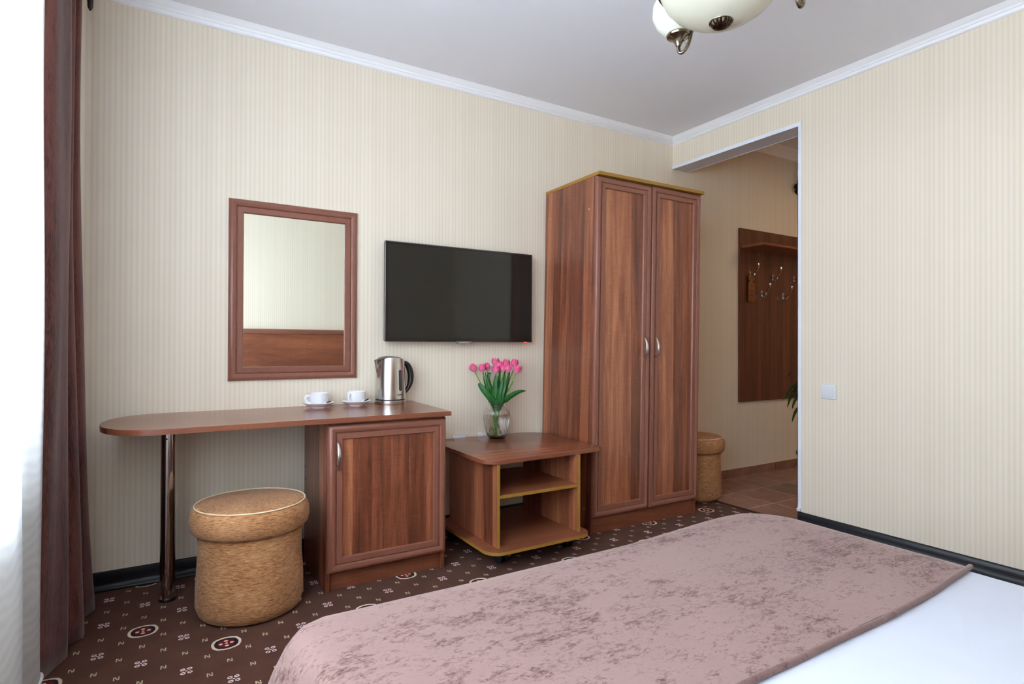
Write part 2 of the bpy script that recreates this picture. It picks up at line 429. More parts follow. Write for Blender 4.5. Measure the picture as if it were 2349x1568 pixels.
def lathe(bm, prof, n=40, close=True, fn=None):
    rings = []
    for (r, z) in prof:
        if r < 1e-6: rings.append([bm.verts.new((0, 0, z))])
        else:
            ring = []
            for i in range(n):
                a = 2*pi*i/n; rr = r
                if fn: rr = fn(r, z, a)
                ring.append(bm.verts.new((rr*cos(a), rr*sin(a), z)))
            rings.append(ring)
    for A, B in zip(rings, rings[1:]):
        if len(A) == 1 and len(B) == 1: continue
        for i in range(n):
            j = (i+1) % n
            if len(A) == 1: bm.faces.new([A[0], B[i], B[j]])
            elif len(B) == 1: bm.faces.new([A[i], A[j], B[0]])
            else: bm.faces.new([A[i], A[j], B[j], B[i]])
    return bm
def tube(bm, pts, rad, n=10, cap=True, flat=1.0):
    pts = [Vector(p) for p in pts]; m = len(pts)
    rad = rad if isinstance(rad, (list, tuple)) else [rad]*m
    rings = []; prev = None
    for i, p in enumerate(pts):
        t = (pts[min(i+1, m-1)]-pts[max(i-1, 0)]).normalized()
        if prev is None:
            ref = Vector((0, 0, 1)) if abs(t.z) < 0.9 else Vector((1, 0, 0))
            a = t.cross(ref).normalized()
        else:
            a = (prev-t*prev.dot(t)).normalized()
        prev = a; b = t.cross(a)
        rings.append([bm.verts.new(p+(a*cos(2*pi*j/n)+b*sin(2*pi*j/n)*flat)*rad[i]) for j in range(n)])
    for A, B in zip(rings, rings[1:]):
        for j in range(n): bm.faces.new([A[j], A[(j+1) % n], B[(j+1) % n], B[j]])
    if cap:
        bm.faces.new(rings[0][::-1]); bm.faces.new(rings[-1])
    return bm
def catmull(P, n=8):
    P = [Vector(p) for p in P]; Q = [P[0]]+P+[P[-1]]; out = []
    for i in range(1, len(Q)-2):
        a, b, c, d = Q[i-1:i+3]
        for j in range(n):
            t = j/n
            out.append(0.5*((2*b)+(c-a)*t+(2*a-5*b+4*c-d)*t*t+(3*b-a-3*c+d)*t**3))
    out.append(P[-1]); return out
FRAME = [(0, 0), (0, .008), (.003, .015), (.009, .0205), (.017, .023), (.025, .021), (.032, .0165), (.0345, .011), (.0365, .011), (.038, .0165), (.060, .0165), (.0625, .013), (.064, .004)]
def frame_bm(x0, x1, z0, z1, prof=FRAME, close_back=True):
    """mitred moulding, lies against plane y=0 and faces -y"""
    bm = nb(); loops = []
    for d, h in prof:
        loops.append([bm.verts.new(p) for p in ((x0+d, -h, z0+d), (x1-d, -h, z0+d), (x1-d, -h, z1-d), (x0+d, -h, z1-d))])
    d = prof[-1][0]
    loops.append([bm.verts.new(p) for p in ((x0+d, 0, z0+d), (x1-d, 0, z0+d), (x1-d, 0, z1-d), (x0+d, 0, z1-d))])
    loops.append(loops[0])
    for A, B in zip(loops, loops[1:]):
        for i in range(4):
            j = (i+1) % 4
            bm.faces.new([A[i], A[j], B[j], B[i]])
    return bm
def text(name, s, size, mat, parent, loc, rot, depth=0.0004, sx=1.0):
    cu = bpy.data.curves.new(name, 'FONT'); cu.body = s; cu.size = size; cu.extrude = depth; cu.align_x = 'CENTER'; cu.align_y = 'CENTER'
    cu.materials.append(MT[mat])
    t_ = bpy.data.objects.new('tmp', cu); C.objects.link(t_); bpy.context.view_layer.update()
    me = bpy.data.meshes.new_from_object(t_.evaluated_get(bpy.context.evaluated_depsgraph_get()))
    bpy.data.objects.remove(t_); me.name = name
    if not me.materials: me.materials.append(MT[mat])
    o = bpy.data.objects.new(name, me); C.objects.link(o)
    if parent: o.parent = parent
    o.location = loc; o.rotation_euler = rot; o.scale = (sx, 1, 1)
    return o
def arc_handle(L=0.125, bow=0.026, wmax=0.009):
    """bow handle, upright, standing off plane y=0 towards -y"""
    bm = nb(); n = 20; rings = []
    for i in range(n+1):
        t = i/n; s = sin(pi*t)
        z = (t-0.5)*L; y = -bow*(s**0.8)-0.002
        w = 0.0025+wmax*0.55*s**0.7; th = 0.0022+0.0015*s
        rings.append([bm.verts.new((w*cos(a), y+th*sin(a), z)) for a in [2*pi*q/10 for q in range(10)]])
    for A, B in zip(rings, rings[1:]):
        for j in range(10): bm.faces.new([A[j], A[(j+1) % 10], B[(j+1) % 10], B[j]])
    bm.faces.new(rings[0][::-1]); bm.faces.new(rings[-1])
    for z in (-L*0.42, L*0.42):
        tube(bm, [(0, 0.012, z), (0, -bow*0.45, z)], 0.0032, 8)
    return bm

# ------------------------------------------------------------------ room shell
YA, XB, YR, XL, ZC = 3.0, 3.2, -0.82, -0.62, 2.56
LX = 5.9     # far end of the hall
struct('wall_back', bx(XL-0.2, LX+0.1, YA, YA+0.12, -0.05, 2.85), 'wallpaper')
bm = nb()
box(bm, XB, XB+0.15, YR, 2.02, 0, ZC+0.2)
box(bm, XB, XB+0.15, 2.02, YA, 2.346, ZC+0.2)
struct('wall_right', bm, 'wallpaper')
struct('wall_front', bx(XL-0.2, XB+0.15, YR-0.12, YR, 0, ZC+0.2), 'wallpaper')
# window wall with its opening
WY0, WY1, WZ0, WZ1 = -0.35, 2.12, 0.72, 2.32
bm = nb()
box(bm, XL-0.22, XL, YR, WY0, 0, ZC+0.2); box(bm, XL-0.22, XL, WY1, YA, 0, ZC+0.2)
box(bm, XL-0.22, XL, WY0, WY1, 0, WZ0); box(bm, XL-0.22, XL, WY0, WY1, WZ1, ZC+0.2)
struct('wall_left', bm, 'wallpaper')
bm = nb()
for a, b, c, d in ((WY0, WY1, WZ0, WZ0+.06), (WY0, WY1, WZ1-.06, WZ1), (WY0, WY0+.06, WZ0, WZ1), (WY1-.06, WY1, WZ0, WZ1), (0.85, 0.92, WZ0, WZ1)):
    box(bm, XL-0.16, XL-0.10, a, b, c, d, 0.004)
win = struct('window_1', bm, 'trim')
put('window_pane', bx(XL-0.135, XL-0.13, WY0+.05, WY1-.05, WZ0+.05, WZ1-.05), 'pane', win)
put('window_sill', bx(XL-0.10, XL+0.04, WY0-.03, WY1+.03, WZ0-.02, WZ0+.003, bev=.003), 'trim', win)
struct('ceiling', bx(XL-0.2, XB+0.15, YR-0.1, YA+0.1, ZC, ZC+0.15), 'ceiling')
struct('floor', bx(XL-0.2, XB+0.004, YR-0.1, YA+0.1, -0.05, 0.0), 'carpet')

struct('trim_11', bx(XB-0.022, XB+0.006, 2.02, YA-0.04, -0.002, 0.0035, bev=0.0015), 'bronze_pipe')
# cornice: profile swept along the four walls (d = out from wall, h = down from ceiling)
CP = [(0.0, 0.046), (0.006, 0.046), (0.014, 0.038), (0.017, 0.030), (0.021, 0.029), (0.025, 0.026), (0.027, 0.020), (0.031, 0.018), (0.036, 0.016), (0.043, 0.008), (0.052, 0.005), (0.056, 0.0)]
def sweep_wall(name, a, b, inw, prof, mat, z, sgn, mitre0=True, mitre1=True):
    """a->b along the wall (xy), inw = inward direction; prof (out, dz)"""
    a = Vector(a); b = Vector(b); d = (b-a).normalized(); inw = Vector(inw)
    bm = nb(); r0 = []; r1 = []
    P = prof+[(0.0, prof[-1][1])] if prof[-1][0] else prof
    for o, h in P:
        p = a+inw*o+(d*o if mitre0 else Vector((0, 0))); q = b+inw*o-(d*o if mitre1 else Vector((0, 0)))
        r0.append(bm.verts.new((p.x, p.y, z+sgn*h))); r1.append(bm.verts.new((q.x, q.y, z+sgn*h)))
    n = len(P)
    for i in range(n):
        j = (i+1) % n
        bm.faces.new([r0[i], r0[j], r1[j], r1[i]])
    bm.faces.new(r0); bm.faces.new(r1[::-1])
    return struct(name, bm, mat, smooth=50)
sweep_wall('trim_1', (XL, YA), (XB, YA), (0, -1), CP, 'cornice', ZC, -1)
sweep_wall('trim_2', (XB, YA), (XB, YR), (-1, 0), CP, 'cornice', ZC, -1)
sweep_wall('trim_3', (XB, YR), (XL, YR), (0, 1), CP, 'cornice', ZC, -1)
sweep_wall('trim_4', (XL, YR), (XL, YA), (1, 0), CP, 'cornice', ZC, -1)
BP = [(0.0, 0.076), (0.006, 0.076), (0.012, 0.070), (0.013, 0.048), (0.015, 0.030), (0.022, 0.018), (0.032, 0.012), (0.036, 0.004), (0.036, 0.0)]
sweep_wall('baseboard_back', (XL, YA), (XB-0.03, YA), (0, -1), BP, 'base_black', 0, 1, True, False)
sweep_wall('baseboard_right', (XB, 2.015), (XB, YR), (-1, 0), BP, 'base_black', 0, 1, False, True)
sweep_wall('baseboard_front', (XB, YR), (XL, YR), (0, 1), BP, 'base_black', 0, 1)
# white angle strips round the hall opening
bm = nb(); box(bm, XB-0.003, XB, 2.02-0.020, 2.0225, 0.085, 2.366); box(bm, XB-0.003, XB+0.15, 2.0195, 2.0225, 0.085, 2.346)
struct('trim_5', bm, 'trim', smooth=0)
bm = nb(); box(bm, XB-0.0035, XB, 2.0, YA-0.0005, 2.343, 2.366); box(bm, XB+0.148, XB+0.153, 2.02, YA-0.0005, 2.343, 2.352)
struct('trim_6', bm, 'trim', smooth=0)
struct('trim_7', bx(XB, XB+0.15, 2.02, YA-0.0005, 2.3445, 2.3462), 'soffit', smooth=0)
struct('trim_8', bx(XB-0.012, XB+0.01, 2.0, 2.024, 0.078, 0.098, bev=0.004), 'white_plastic')

# hall beyond the opening
HZ = 2.72
fl = struct('floor.001', bx(XB+0.004, LX, 0.9, YA+0.1, -0.06, -0.0045), 'grout')
g = 0.003
tm = {}
nx = 0
for i in range(9):
    x0 = 3.19+0.3048*i
    for j in range(7):
        y1 = 2.99-0.3048*j
        a, b = max(x0+g/1, XB+0.012), min(x0+0.3048-g, LX-0.01)
        key = round(b-a, 4)
        if key not in tm:
            q = bx(0, b-a, -(0.3048-2*g), 0, -0.004, 0, bev=0.0015, seg=1)
            o = put('tile', q, 'tile', fl, 30); tm[key] = o.data
        else:
            o = bpy.data.objects.new('tile', tm[key]); C.objects.link(o); o.parent = fl
        o.location = (a, y1-g, -0.003)
bb = struct('baseboard_hall', bx(XB+0.15, LX, YA-0.004, YA, -0.01, 0.069), 'grout')
tmm = None
for i in range(9):
    x0 = 3.193+0.3055*i
    if x0+0.30 > LX: break
    if tmm is None:
        o = put('tile', bx(0, 0.2995, -0.010, 0, 0, 0.070, bev=0.0015, seg=1), 'tile', bb, 30); tmm = o.data
    else:
        o = bpy.data.objects.new('tile', tmm); C.objects.link(o); o.parent = bb
    o.location = (x0+0.003, YA, -0.002)
struct('ceiling.001', bx(XB+0.10, LX+0.1, 0.8, YA+0.1, HZ, HZ+0.1), 'ceiling')
struct('wall_hall_end', bx(LX, LX+0.1, 0.8, YA+0.1, -0.05, 2.85), 'wallpaper')
struct('wall_hall_front', bx(XB+0.15, LX+0.1, 0.8, 0.9, -0.05, 2.85), 'wallpaper')
sweep_wall('trim_9', (XB+0.15, YA), (LX, YA), (0, -1), [(o*1.5, h*1.5) for o, h in CP], 'cornice', HZ, -1)
sweep_wall('trim_10', (LX, YA), (LX, 0.9), (-1, 0), [(o*1.5, h*1.5) for o, h in CP], 'cornice', HZ, -1)

# ------------------------------------------------------------------ curtains
def cloth(name, path_top, path_bot, z1, z0, mat, parent=None, nz=30, thick=0.0, sub=10, mid=0.6):
    """vertical drape between two plan curves"""
    T = catmull([(p[0], p[1], 0) for p in path_top], sub); B = catmull([(p[0], p[1], 0) for p in path_bot], sub)
    bm = nb(); G = []
    for k_ in range(nz+1):
        t = k_/nz; e = t**(1/mid) if mid else t
        z = z1+(z0-z1)*t
        row = []
        for i in range(len(T)):
            p = T[i].lerp(B[i], e)
            row.append(bm.verts.new((p.x+0.003*sin(9*t+i*0.25), p.y+0.003*sin(7*t+i*0.4), z)))
        G.append(row)
    for a, b in zip(G, G[1:]):
        for i in range(len(a)-1): bm.faces.new([a[i], a[i+1], b[i+1], b[i]])
    o = put(name, bm, mat, parent, 80)
    if thick:
        md = o.modifiers.new('thick', 'SOLIDIFY'); md.thickness = thick; md.offset = 0
    return o
top = [(-.345, 2.235), (-.292, 2.262), (-.280, 2.36), (-.276, 2.45), (-.325, 2.47), (-.330, 2.53), (-.290, 2.56), (-.285, 2.61), (-.325, 2.64), (-.325, 2.70), (-.285, 2.73), (-.282, 2.79), (-.320, 2.82), (-.318, 2.90)]
bot = [(-.360, 2.20), (-.318, 2.255), (-.292, 2.32), (-.268, 2.40), (-.320, 2.42), (-.310, 2.47), (-.250, 2.50), (-.236, 2.56), (-.300, 2.60), (-.300, 2.66), (-.245, 2.70), (-.222, 2.78), (-.300, 2.82), (-.330, 2.88)]
dr = cloth('curtain', top, bot, 2.475, 0.012, 'drape', None, 34, 0.003, 8, 0.35)
tag(dr, 'dark brown velvet curtain drawn aside in folds by the corner', 'curtain', None)
s1t = [(-.36, 2.20), (-.315, 2.262), (-.322, 2.18), (-.345, 2.08), (-.330, 1.98), (-.345, 1.86)]
s1b = [(-.36, 2.20), (-.318, 2.262), (-.312, 2.18), (-.345, 2.08), (-.322, 1.98), (-.345, 1.86)]
s1 = thing('sheer_curtain', 'white sheer curtain panel next to the brown velvet curtain', 'curtain')
cloth('panel', s1t, s1b, 2.475, 0.03, 'sheer', s1, 24, 0, 8, 0.5)
T = catmull([(p[0], p[1], 0) for p in s1b], 8)
put('hem', tube(nb(), [(p.x, p.y, 0.032) for p in T], 0.006, 8), 'sheer_hem', s1)
s2t = [(-.318, 1.955), (-.305, 1.86), (-.320, 1.74), (-.300, 1.60), (-.322, 1.46), (-.300, 1.30), (-.322, 1.14), (-.300, 0.98), (-.322, 0.8), (-.300, 0.6), (-.322, 0.4), (-.3, 0.2), (-.32, 0.0), (-.30, -0.2), (-.32, -0.4)]
s2 = thing('sheer_curtain', 'nearer white sheer curtain panel at the left edge, in front of the window', 'curtain')
cloth('panel', s2t, [(p[0]+0.006*(-1)**i, p[1]) for i, p in enumerate(s2t)], 2.475, 0.03, 'sheer', s2, 24, 0, 8, 0.5)
rod = thing('curtain_rod', 'dark brown curtain rod with pointed drop finial above the velvet curtain', 'curtain rod')
put('pole', tube(nb(), [(-.31, -0.6, 2.49), (-.31, 2.90, 2.49)], 0.012, 14), 'bronze_pipe', rod)
bm = lathe(nb(), [(0, 2.408), (.004, 2.411), (.0095, 2.424), (.011, 2.45), (.010, 2.48), (.012, 2.50), (0, 2.505)], 16)
put('finial', bm, 'bronze_pipe', rod, loc=(-.263, 2.905, 0))
bm = nb(); box(bm, XL, -.263, 2.897, 2.913, 2.484, 2.50, 0.003); box(bm, XL, XL+0.008, 2.88, 2.93, 2.45, 2.53, 0.003)
put('bracket', bm, 'bronze_pipe', rod)

# ------------------------------------------------------------------ small cabinet under the desk
cab = thing('cabinet', 'low walnut cabinet with one framed door under the desk top', 'cabinet', (0.589, 2.475, 0))
CW, CD, CH = 0.546, 0.43, 0.716
for x in (0, CW-0.018):
    put('side_panel', bx(x, x+0.018, 0, CD, 0.0, CH, bev=0.0008, seg=1), 'wood_v2', cab)
put('top_panel', bx(0.018, CW-0.018, 0.001, CD, CH-0.018, CH-0.001), 'wood_h2', cab)
put('bottom_panel', bx(0.018, CW-0.018, 0.001, CD, 0.078, 0.096), 'wood_h2', cab)
put('back_panel', bx(0.018, CW-0.018, CD-0.006, CD, 0.078, CH-0.018), 'wood_v', cab)
put('plinth', bx(0.018, CW-0.018, 0.020, 0.036, 0.0, 0.078), 'wood_h2', cab)
for z_ in (0.40, 0.46):
    put('screw_cap', lathe(nb(), [(0, 0.003), (.004, .0025), (.005, 0)], 10), 'black_plastic', cab).matrix_local = Matrix.Translation((0, CD-0.03, z_)) @ Matrix.Rotation(radians(-90), 4, 'Y')
def door(parent, x0, x1, z0, z1, y, hx, hz, woodm, hlen=0.125):
    d = put('door', bx(x0+0.060, x1-0.060, y-0.007, y-0.001, z0+0.060, z1-0.060), woodm, parent, 0)
    f = frame_bm(x0, x1, z0, z1)
    fo = put('door_frame', f, 'moulding', d, 30); fo.location = (0, y, 0); fo['label'] = 'reddish brown moulded frame'
    h = put('handle', arc_handle(hlen), 'satin', d, 50); h.location = (hx, y-0.0165, hz); h['label'] = 'satin metal bow handle'
    return d
door(cab, 0.004, 0.545, 0.082, 0.706, -0.003, 0.044, 0.575, 'wood_v')

# ------------------------------------------------------------------ desk top with chrome leg
desk = thing('desk', 'walnut desk top with rounded left end on a chrome tube leg', 'desk', (0.5, 2.7, 0))
pts = [(1.148-.5, 2.432-2.7), (1.176-.5, 2.998-2.7)]
cxx, cyy, ax, ay = 0.005, 2.713, 0.210, 0.285
for i in range(33):
    t = pi/2+pi*i/32
    c_, s_ = cos(t), sin(t)
    e = 0.92
    pts.append((cxx-.5+ax*(-abs(c_)**e), cyy-2.7+ay*(abs(s_)**e)*(1 if s_ > 0 else -1)))
prism(bm := nb(), pts, 0.717, 0.738, 0.0012, 1)
dt = put('desk_top', bm, 'wood_h', desk)
bm = nb()
n = len(pts)
cen = Vector((sum(p[0] for p in pts)/n, sum(p[1] for p in pts)/n))
lo = []; hi = []
for p in pts:
    d_ = (Vector(p)-cen).normalized()*0.0006
    lo.append(bm.verts.new((p[0]+d_.x, p[1]+d_.y, 0.7175))); hi.append(bm.verts.new((p[0]+d_.x, p[1]+d_.y, 0.7365)))
for i in range(n):
    if i == 1: continue
    bm.faces.new([lo[i], lo[(i+1) % n], hi[(i+1) % n], hi[i]])
eb = put('edge_band', bm, 'edge_red', desk, 60); eb['label'] = 'redder edge band'
lx, ly = 0.021-.5, 2.745-2.7
lg = put('leg', lathe(nb(), [(0, .718), (.028, .718), (.028, .03), (.0285, .012), (0, .012)], 40), 'chrome', desk, loc=(lx, ly, 0)); lg['label'] = 'chrome tube leg'
put('foot', lathe(nb(), [(0, .012), (.031, .012), (.0325, .008), (.0325, .002), (.030, 0), (0, 0)], 36), 'black_plastic', lg)
put('leg_plate', lathe(nb(), [(0, .7165), (.045, .7165), (.045, .712), (.030, .708), (0, .708)], 36), 'chrome', lg)
put('screw_cap', lathe(nb(), [(0, 0.003), (.003, .0025), (.0035, 0)], 10), 'black_plastic', lg).matrix_local = Matrix.Translation((-0.006, -0.0275, 0.66)) @ Matrix.Rotation(radians(90), 4, 'X')

# ------------------------------------------------------------------ TV trolley
tro = thing('trolley', 'low walnut table on castors with open shelves and mustard edges', 'table', (1.56, 2.6, 0))
OX, OY = 1.56, 2.6
top_pts = round_poly([(1.272-OX, 2.300-OY, .075), (1.985-OX, 2.335-OY, .055), (2.015-OX, 2.985-OY, .16), (1.272-OX, 2.985-OY, .04)])
tt = put('table_top', prism(nb(), top_pts, .492, .512, .003, 2), 'wood_h', tro, 40)
bp = round_poly([(1.262-OX, 2.255-OY, .075), (1.858-OX, 2.262-OY, .075), (1.858-OX, 2.86-OY, .06), (1.262-OX, 2.86-OY, .06)])
put('bottom_board', prism(nb(), bp, .089, .105, .001, 1), 'wood_h2', tro, 40)
def band(pts_, z0, z1, out=0.0009):
    bm = nb(); n = len(pts_); lo = []; hi = []
    c = Vector((sum(p[0] for p in pts_)/n, sum(p[1] for p in pts_)/n))
    for i, p in enumerate(pts_):
        a = Vector(pts_[i-1]); b = Vector(pts_[(i+1) % n]); t = (b-a).normalized(); nrm = Vector((t.y, -t.x))
        if nrm.dot(Vector(p)-c) < 0: nrm = -nrm
        q = Vector(p)+nrm*out
        lo.append(bm.verts.new((q.x, q.y, z0))); hi.append(bm.verts.new((q.x, q.y, z1)))
    for i in range(n): bm.faces.new([lo[i], lo[(i+1) % n], hi[(i+1) % n], hi[i]])
    return bm
e1 = put('edge_band', band(bp, .0893, .1047), 'edge_gold', tro, 60); e1['label'] = 'mustard yellow edge band'
e2 = put('edge_band', band(top_pts, .494, .510), 'edge_red', tro, 60); e2['label'] = 'walnut edge band of the top'
PY0, PY1 = 2.312, 2.825
for px in (1.325, 1.795):
    sp = put('side_panel', bx(px-OX, px+.016-OX, PY0-OY, PY1-OY, .105, .492), 'wood_v3', tro, 0)
    q = put('edge_band', bx(px-OX, px+.016-OX, PY0-.0012-OY, PY0-OY, .105, .492), 'edge_gold', sp, 0); q['label'] = 'mustard yellow front edge'
sh = put('shelf', bx(1.341-OX, 1.795-OX, PY0+.004-OY, PY1-.01-OY, .330, .346), 'wood_h2', tro, 0)
q = put('edge_band', bx(1.341-OX, 1.795-OX, PY0+.0025-OY, PY0+.004-OY, .330, .346), 'edge_gold', sh, 0); q['label'] = 'mustard yellow front edge'
def caster(x, y, a):
    c = put('caster', tube(nb(), [(0, 0, .089), (0, 0, .045)], .007, 10), 'dark_rubber', tro)
    c.location = (x-OX, y-OY, 0); c.rotation_euler = (0, 0, a)
    bm = nb(); box(bm, -.011, .011, -.016, .012, .030, .058, .004)
    put('bracket', bm, 'dark_rubber', c)
    put('plate', bx(-.018, .018, -.018, .018, .083, .0885, bev=.002), 'dark_rubber', c)
    for s in (-1, 1):
        bm = lathe(nb(), [(0, -.007), (.020, -.007), (.0245, -.004), (.025, 0), (.0245, .004), (.020, .007), (0, .007)], 24)
        w = put('wheel', bm, 'dark_rubber', c); w.matrix_local = Matrix.Translation((s*.0185, 0, .025)) @ Matrix.Rotation(radians(90), 4, 'Y')
caster(1.395, 2.395, 0.25); caster(1.800, 2.405, 0.1); caster(1.33, 2.79, 0.4); caster(1.79, 2.79, -.2)

# ------------------------------------------------------------------ wardrobe (racked slightly to the right as in the photo)
wr = thing('wardrobe', 'tall two-door walnut wardrobe with mustard top edge beside the doorway', 'wardrobe', (2.022, 2.490, 0), radians(-0.8))
SH = 0.0157
def rack(o):
    for v in o.data.vertices: v.co.x += SH*(v.co.z+o.location.z)
    return o
WW, WD, WH = 0.826, 0.494, 1.992
for x in (0, WW-.018):
    s = rack(put('side_panel', bx(x, x+.018, 0, WD, 0, WH), 'wood_v2' if x == 0 else 'wood_v', wr, 0))
    if x == 0:
        for (yy, zz) in ((0.055, 1.815), (0.44, 1.83), (0.06, 0.13)):
            sc_ = put('screw_cap', lathe(nb(), [(0, .0012), (.0055, .001), (.006, 0)], 14), 'screw', s)
            sc_.matrix_local = Matrix.Translation((SH*zz, yy, zz)) @ Matrix.Rotation(radians(-90), 4, 'Y')
rack(put('plinth', bx(.018, WW-.018, .012, .028, 0, .095), 'wood_h2', wr, 0))
rack(put('bottom_panel', bx(.018, WW-.018, .001, WD, .095, .113), 'wood_h2', wr, 0))
rack(put('back_panel', bx(.018, WW-.018, WD-.005, WD, .095, WH), 'wood_v', wr, 0))
tp = rack(put('top_panel', bx(-.002, WW+.008, -.034, WD, WH, WH+.018), 'edge_gold', wr, 0)); tp['label'] = 'top board with mustard yellow edge'
for (x0, x1, hx, wm) in ((-.004, .409, .361, 'wood_v3'), (.4125, .8225, .452, 'wood_v')):
    d = door(wr, x0, x1, .094, WH-.004, -.003, hx, 1.034, wm, 0.122)
    rack(d)
    for ch in d.children:
        if ch.name.startswith('handle'): ch.location.x += SH*1.034
        else:
            rack(ch)

# ------------------------------------------------------------------ wall mirror
mi = thing('mirror', 'rectangular wall mirror in a brown moulded frame above the desk', 'mirror', (0.563, 3.0, 1.303))
put('frame', frame_bm(-.303, .303, -.430, .430, [(d*1.02, h) for d, h in FRAME]), 'moulding', mi, 30)
put('mirror_glass', bx(-.240, .240, -.0045, -.0005, -.367, .367), 'mirror', mi, 0)
# ------------------------------------------------------------------ television
tv = thing('television', 'flat black television with a thin silver rim on the wall', 'television', (1.459, 2.93, 1.33))
put('casing', bx(-.461, .461, .004, .030, -.266, .266, bev=.006), 'black_plastic', tv)
put('rim', prism_rim := bx(-.4635, .4635, .001, .010, -.2675, .2675, bev=.003), 'silver', tv)
put('bezel', bx(-.459, .459, -.002, .006, -.263, .263, bev=.0015, seg=1), 'screen_bezel', tv)
put('screen', bx(-.447, .447, -.0028, -.001, -.246, .249), 'screen', tv, 0)
put('wall_bracket', bx(-.15, .15, .030, .0685, -.10, .10, bev=.002), 'black_plastic', tv)
bm = nb()
vs = [(-.05, -.263), (-.035, -.279), (.035, -.279), (.05, -.263)]
a = [bm.verts.new((x, -.001, z)) for x, z in vs]; b = [bm.verts.new((x, .010, z)) for x, z in vs]
bm.faces.new(a); bm.faces.new(b[::-1])
for i in range(4): bm.faces.new([a[i], a[(i+1) % 4], b[(i+1) % 4], b[i]])
lp = put('logo_plate', bm, 'silver', tv, 0)
text('logo', 'SAMSUNG', .0115, 'logo_ink', lp, (0, -.0018, -.271), (radians(90), 0, 0))
put('standby_light', bx(.405, .425, -.003, .0, -.2685, -.2655), 'red_led', tv, 0)

# ------------------------------------------------------------------ light switch and sockets
sw = thing('light_switch', 'white square light switch on the wall right of the doorway', 'light switch', (XB, 1.836, .790))
bm = nb(); box(bm, -.009, 0, -.042, .042, -.0415, .0415, .004)
put('plate', bm, 'white_plastic', sw)
put('rocker', bx(-.0125, -.006, -.0275, .0275, -.0275, .0275, bev=.002), 'white_plastic', sw)
for x, l in ((1.470, 'white wall socket just above the low table, nearer the cabinet'), (1.625, 'white wall socket just above the low table, hidden behind the vase')):
    so = thing('wall_socket', l, 'socket', (x, 3.0, .487), group='wall sockets behind the low table')
    put('plate', bx(-.041, .041, -.010, 0, -.041, .041, bev=.003), 'white_plastic', so)
    put('socket_insert', lathe(nb(), [(0, .004), (.016, .004), (.019, .011), (.021, .011), (.021, 0)], 20), 'white_plastic', so).rotation_euler = (radians(90), 0, 0)

# ------------------------------------------------------------------ poufs
def pouf(label, loc, rz):
    p = thing('pouf', label, 'pouf', loc, rz, 'round tan chenille poufs')
    prof = [(0, 0.004), (.165, 0.0), (.186, .012), (.197, .045), (.196, .12), (.191, .20), (.189, .28), (.192, .325), (.190, .332), (0, .332)]
    put('body', lathe(nb(), prof, 72), 'chenille', p, 60)
    prof = [(.180, .330), (.202, .322), (.214, .335), (.219, .360), (.218, .388), (.211, .408), (.200, .421), (.17, .427), (.10, .433), (0, .436)]
    lid = put('lid', lathe(nb(), prof, 72), 'chenille', p, 70)
    q = [(.2015*cos(2*pi*i/72), .2015*sin(2*pi*i/72), .4225) for i in range(73)]
    pi_ = put('piping', tube(nb(), q, .0028, 8, cap=False), 'piping', lid); pi_['label'] = 'cream piping'
    return p
pouf('tan chenille pouf in front of the desk, beside the chrome leg', (.305, 2.502, 0), 0.6)
pouf('tan chenille pouf half hidden behind the wardrobe by the doorway', (3.155, 2.775, 0), 2.2)

# ------------------------------------------------------------------ things on the desk
def cup_set(x, y, ha, which):
    s = thing('saucer', 'white saucer under the %s white cup' % which, 'saucer', (x, y, .738), 0, 'saucers on the desk')
    prof = [(0, .003), (.030, .003), (.032, 0), (.036, 0), (.037, .004), (.052, .010), (.068, .019), (.0745, .0235), (.0755, .0245), (.0745, .0255), (.066, .0215), (.050, .0125), (.034, .0075), (0, .0065)]
    put('dish', lathe(nb(), prof, 56), 'porcelain', s, 60)
    c = thing('cup', 'white cup on its saucer, %s of the two' % which, 'cup', (x, y, .745), ha, 'cups on the desk')
    prof = [(0, .003), (.020, .003), (.022, 0), (.025, 0), (.026, .004), (.034, .012), (.0415, .024), (.0455, .040), (.0475, .062), (.0480, .064), (.0465, .0645), (.0440, .040), (.040, .026), (.030, .012), (0, .008)]
    put('bowl', lathe(nb(), prof, 56), 'porcelain', c, 60)
    hp = catmull([(.043, 0, .052), (.058, 0, .053), (.066, 0, .043), (.062, 0, .028), (.050, 0, .018), (.037, 0, .016)], 6)
    put('handle', tube(nb(), hp, .0038, 10, flat=1.4), 'porcelain', c)
    sp = thing('teaspoon', 'small steel teaspoon lying on the %s saucer' % which, 'spoon', (x, y, .738), 0, 'teaspoons on the saucers')
    d = Vector((.935, -.354, 0)); nrm = Vector((-.354, -.935, 0))
    base = nrm*.0555+Vector((0, 0, .0205))
    pth = [base-d*.030+Vector((0, 0, .0035)), base-d*.01, base+d*.02+Vector((0, 0, .001)), base+d*.045+Vector((0, 0, .008))]
    put('spoon_handle', tube(nb(), catmull(pth, 4), .0013, 8), 'steel', sp)
    bm = nb(); bmesh.ops.create_uvsphere(bm, u_segments=14, v_segments=8, radius=1)
    bmesh.ops.scale(bm, vec=(.013, .008, .003), verts=bm.verts)
    bw = put('spoon_bowl', bm, 'brass_dark', sp); bw.matrix_local = Matrix.Translation(base+d*.054+Vector((0, 0, .0115))) @ Matrix.Rotation(math.atan2(d.y, d.x), 4, 'Z') @ Matrix.Rotation(radians(-18), 4, 'Y')  # steel bowl; its dark reflection is put into the metal colour
cup_set(.652, 2.892, radians(188), 'left')
cup_set(.838, 2.900, radians(222), 'right')

ke = thing('kettle', 'brushed steel electric kettle with black handle on the desk', 'kettle', (1.022, 2.912, .738), math.atan2(-.333, .943)+radians(20))
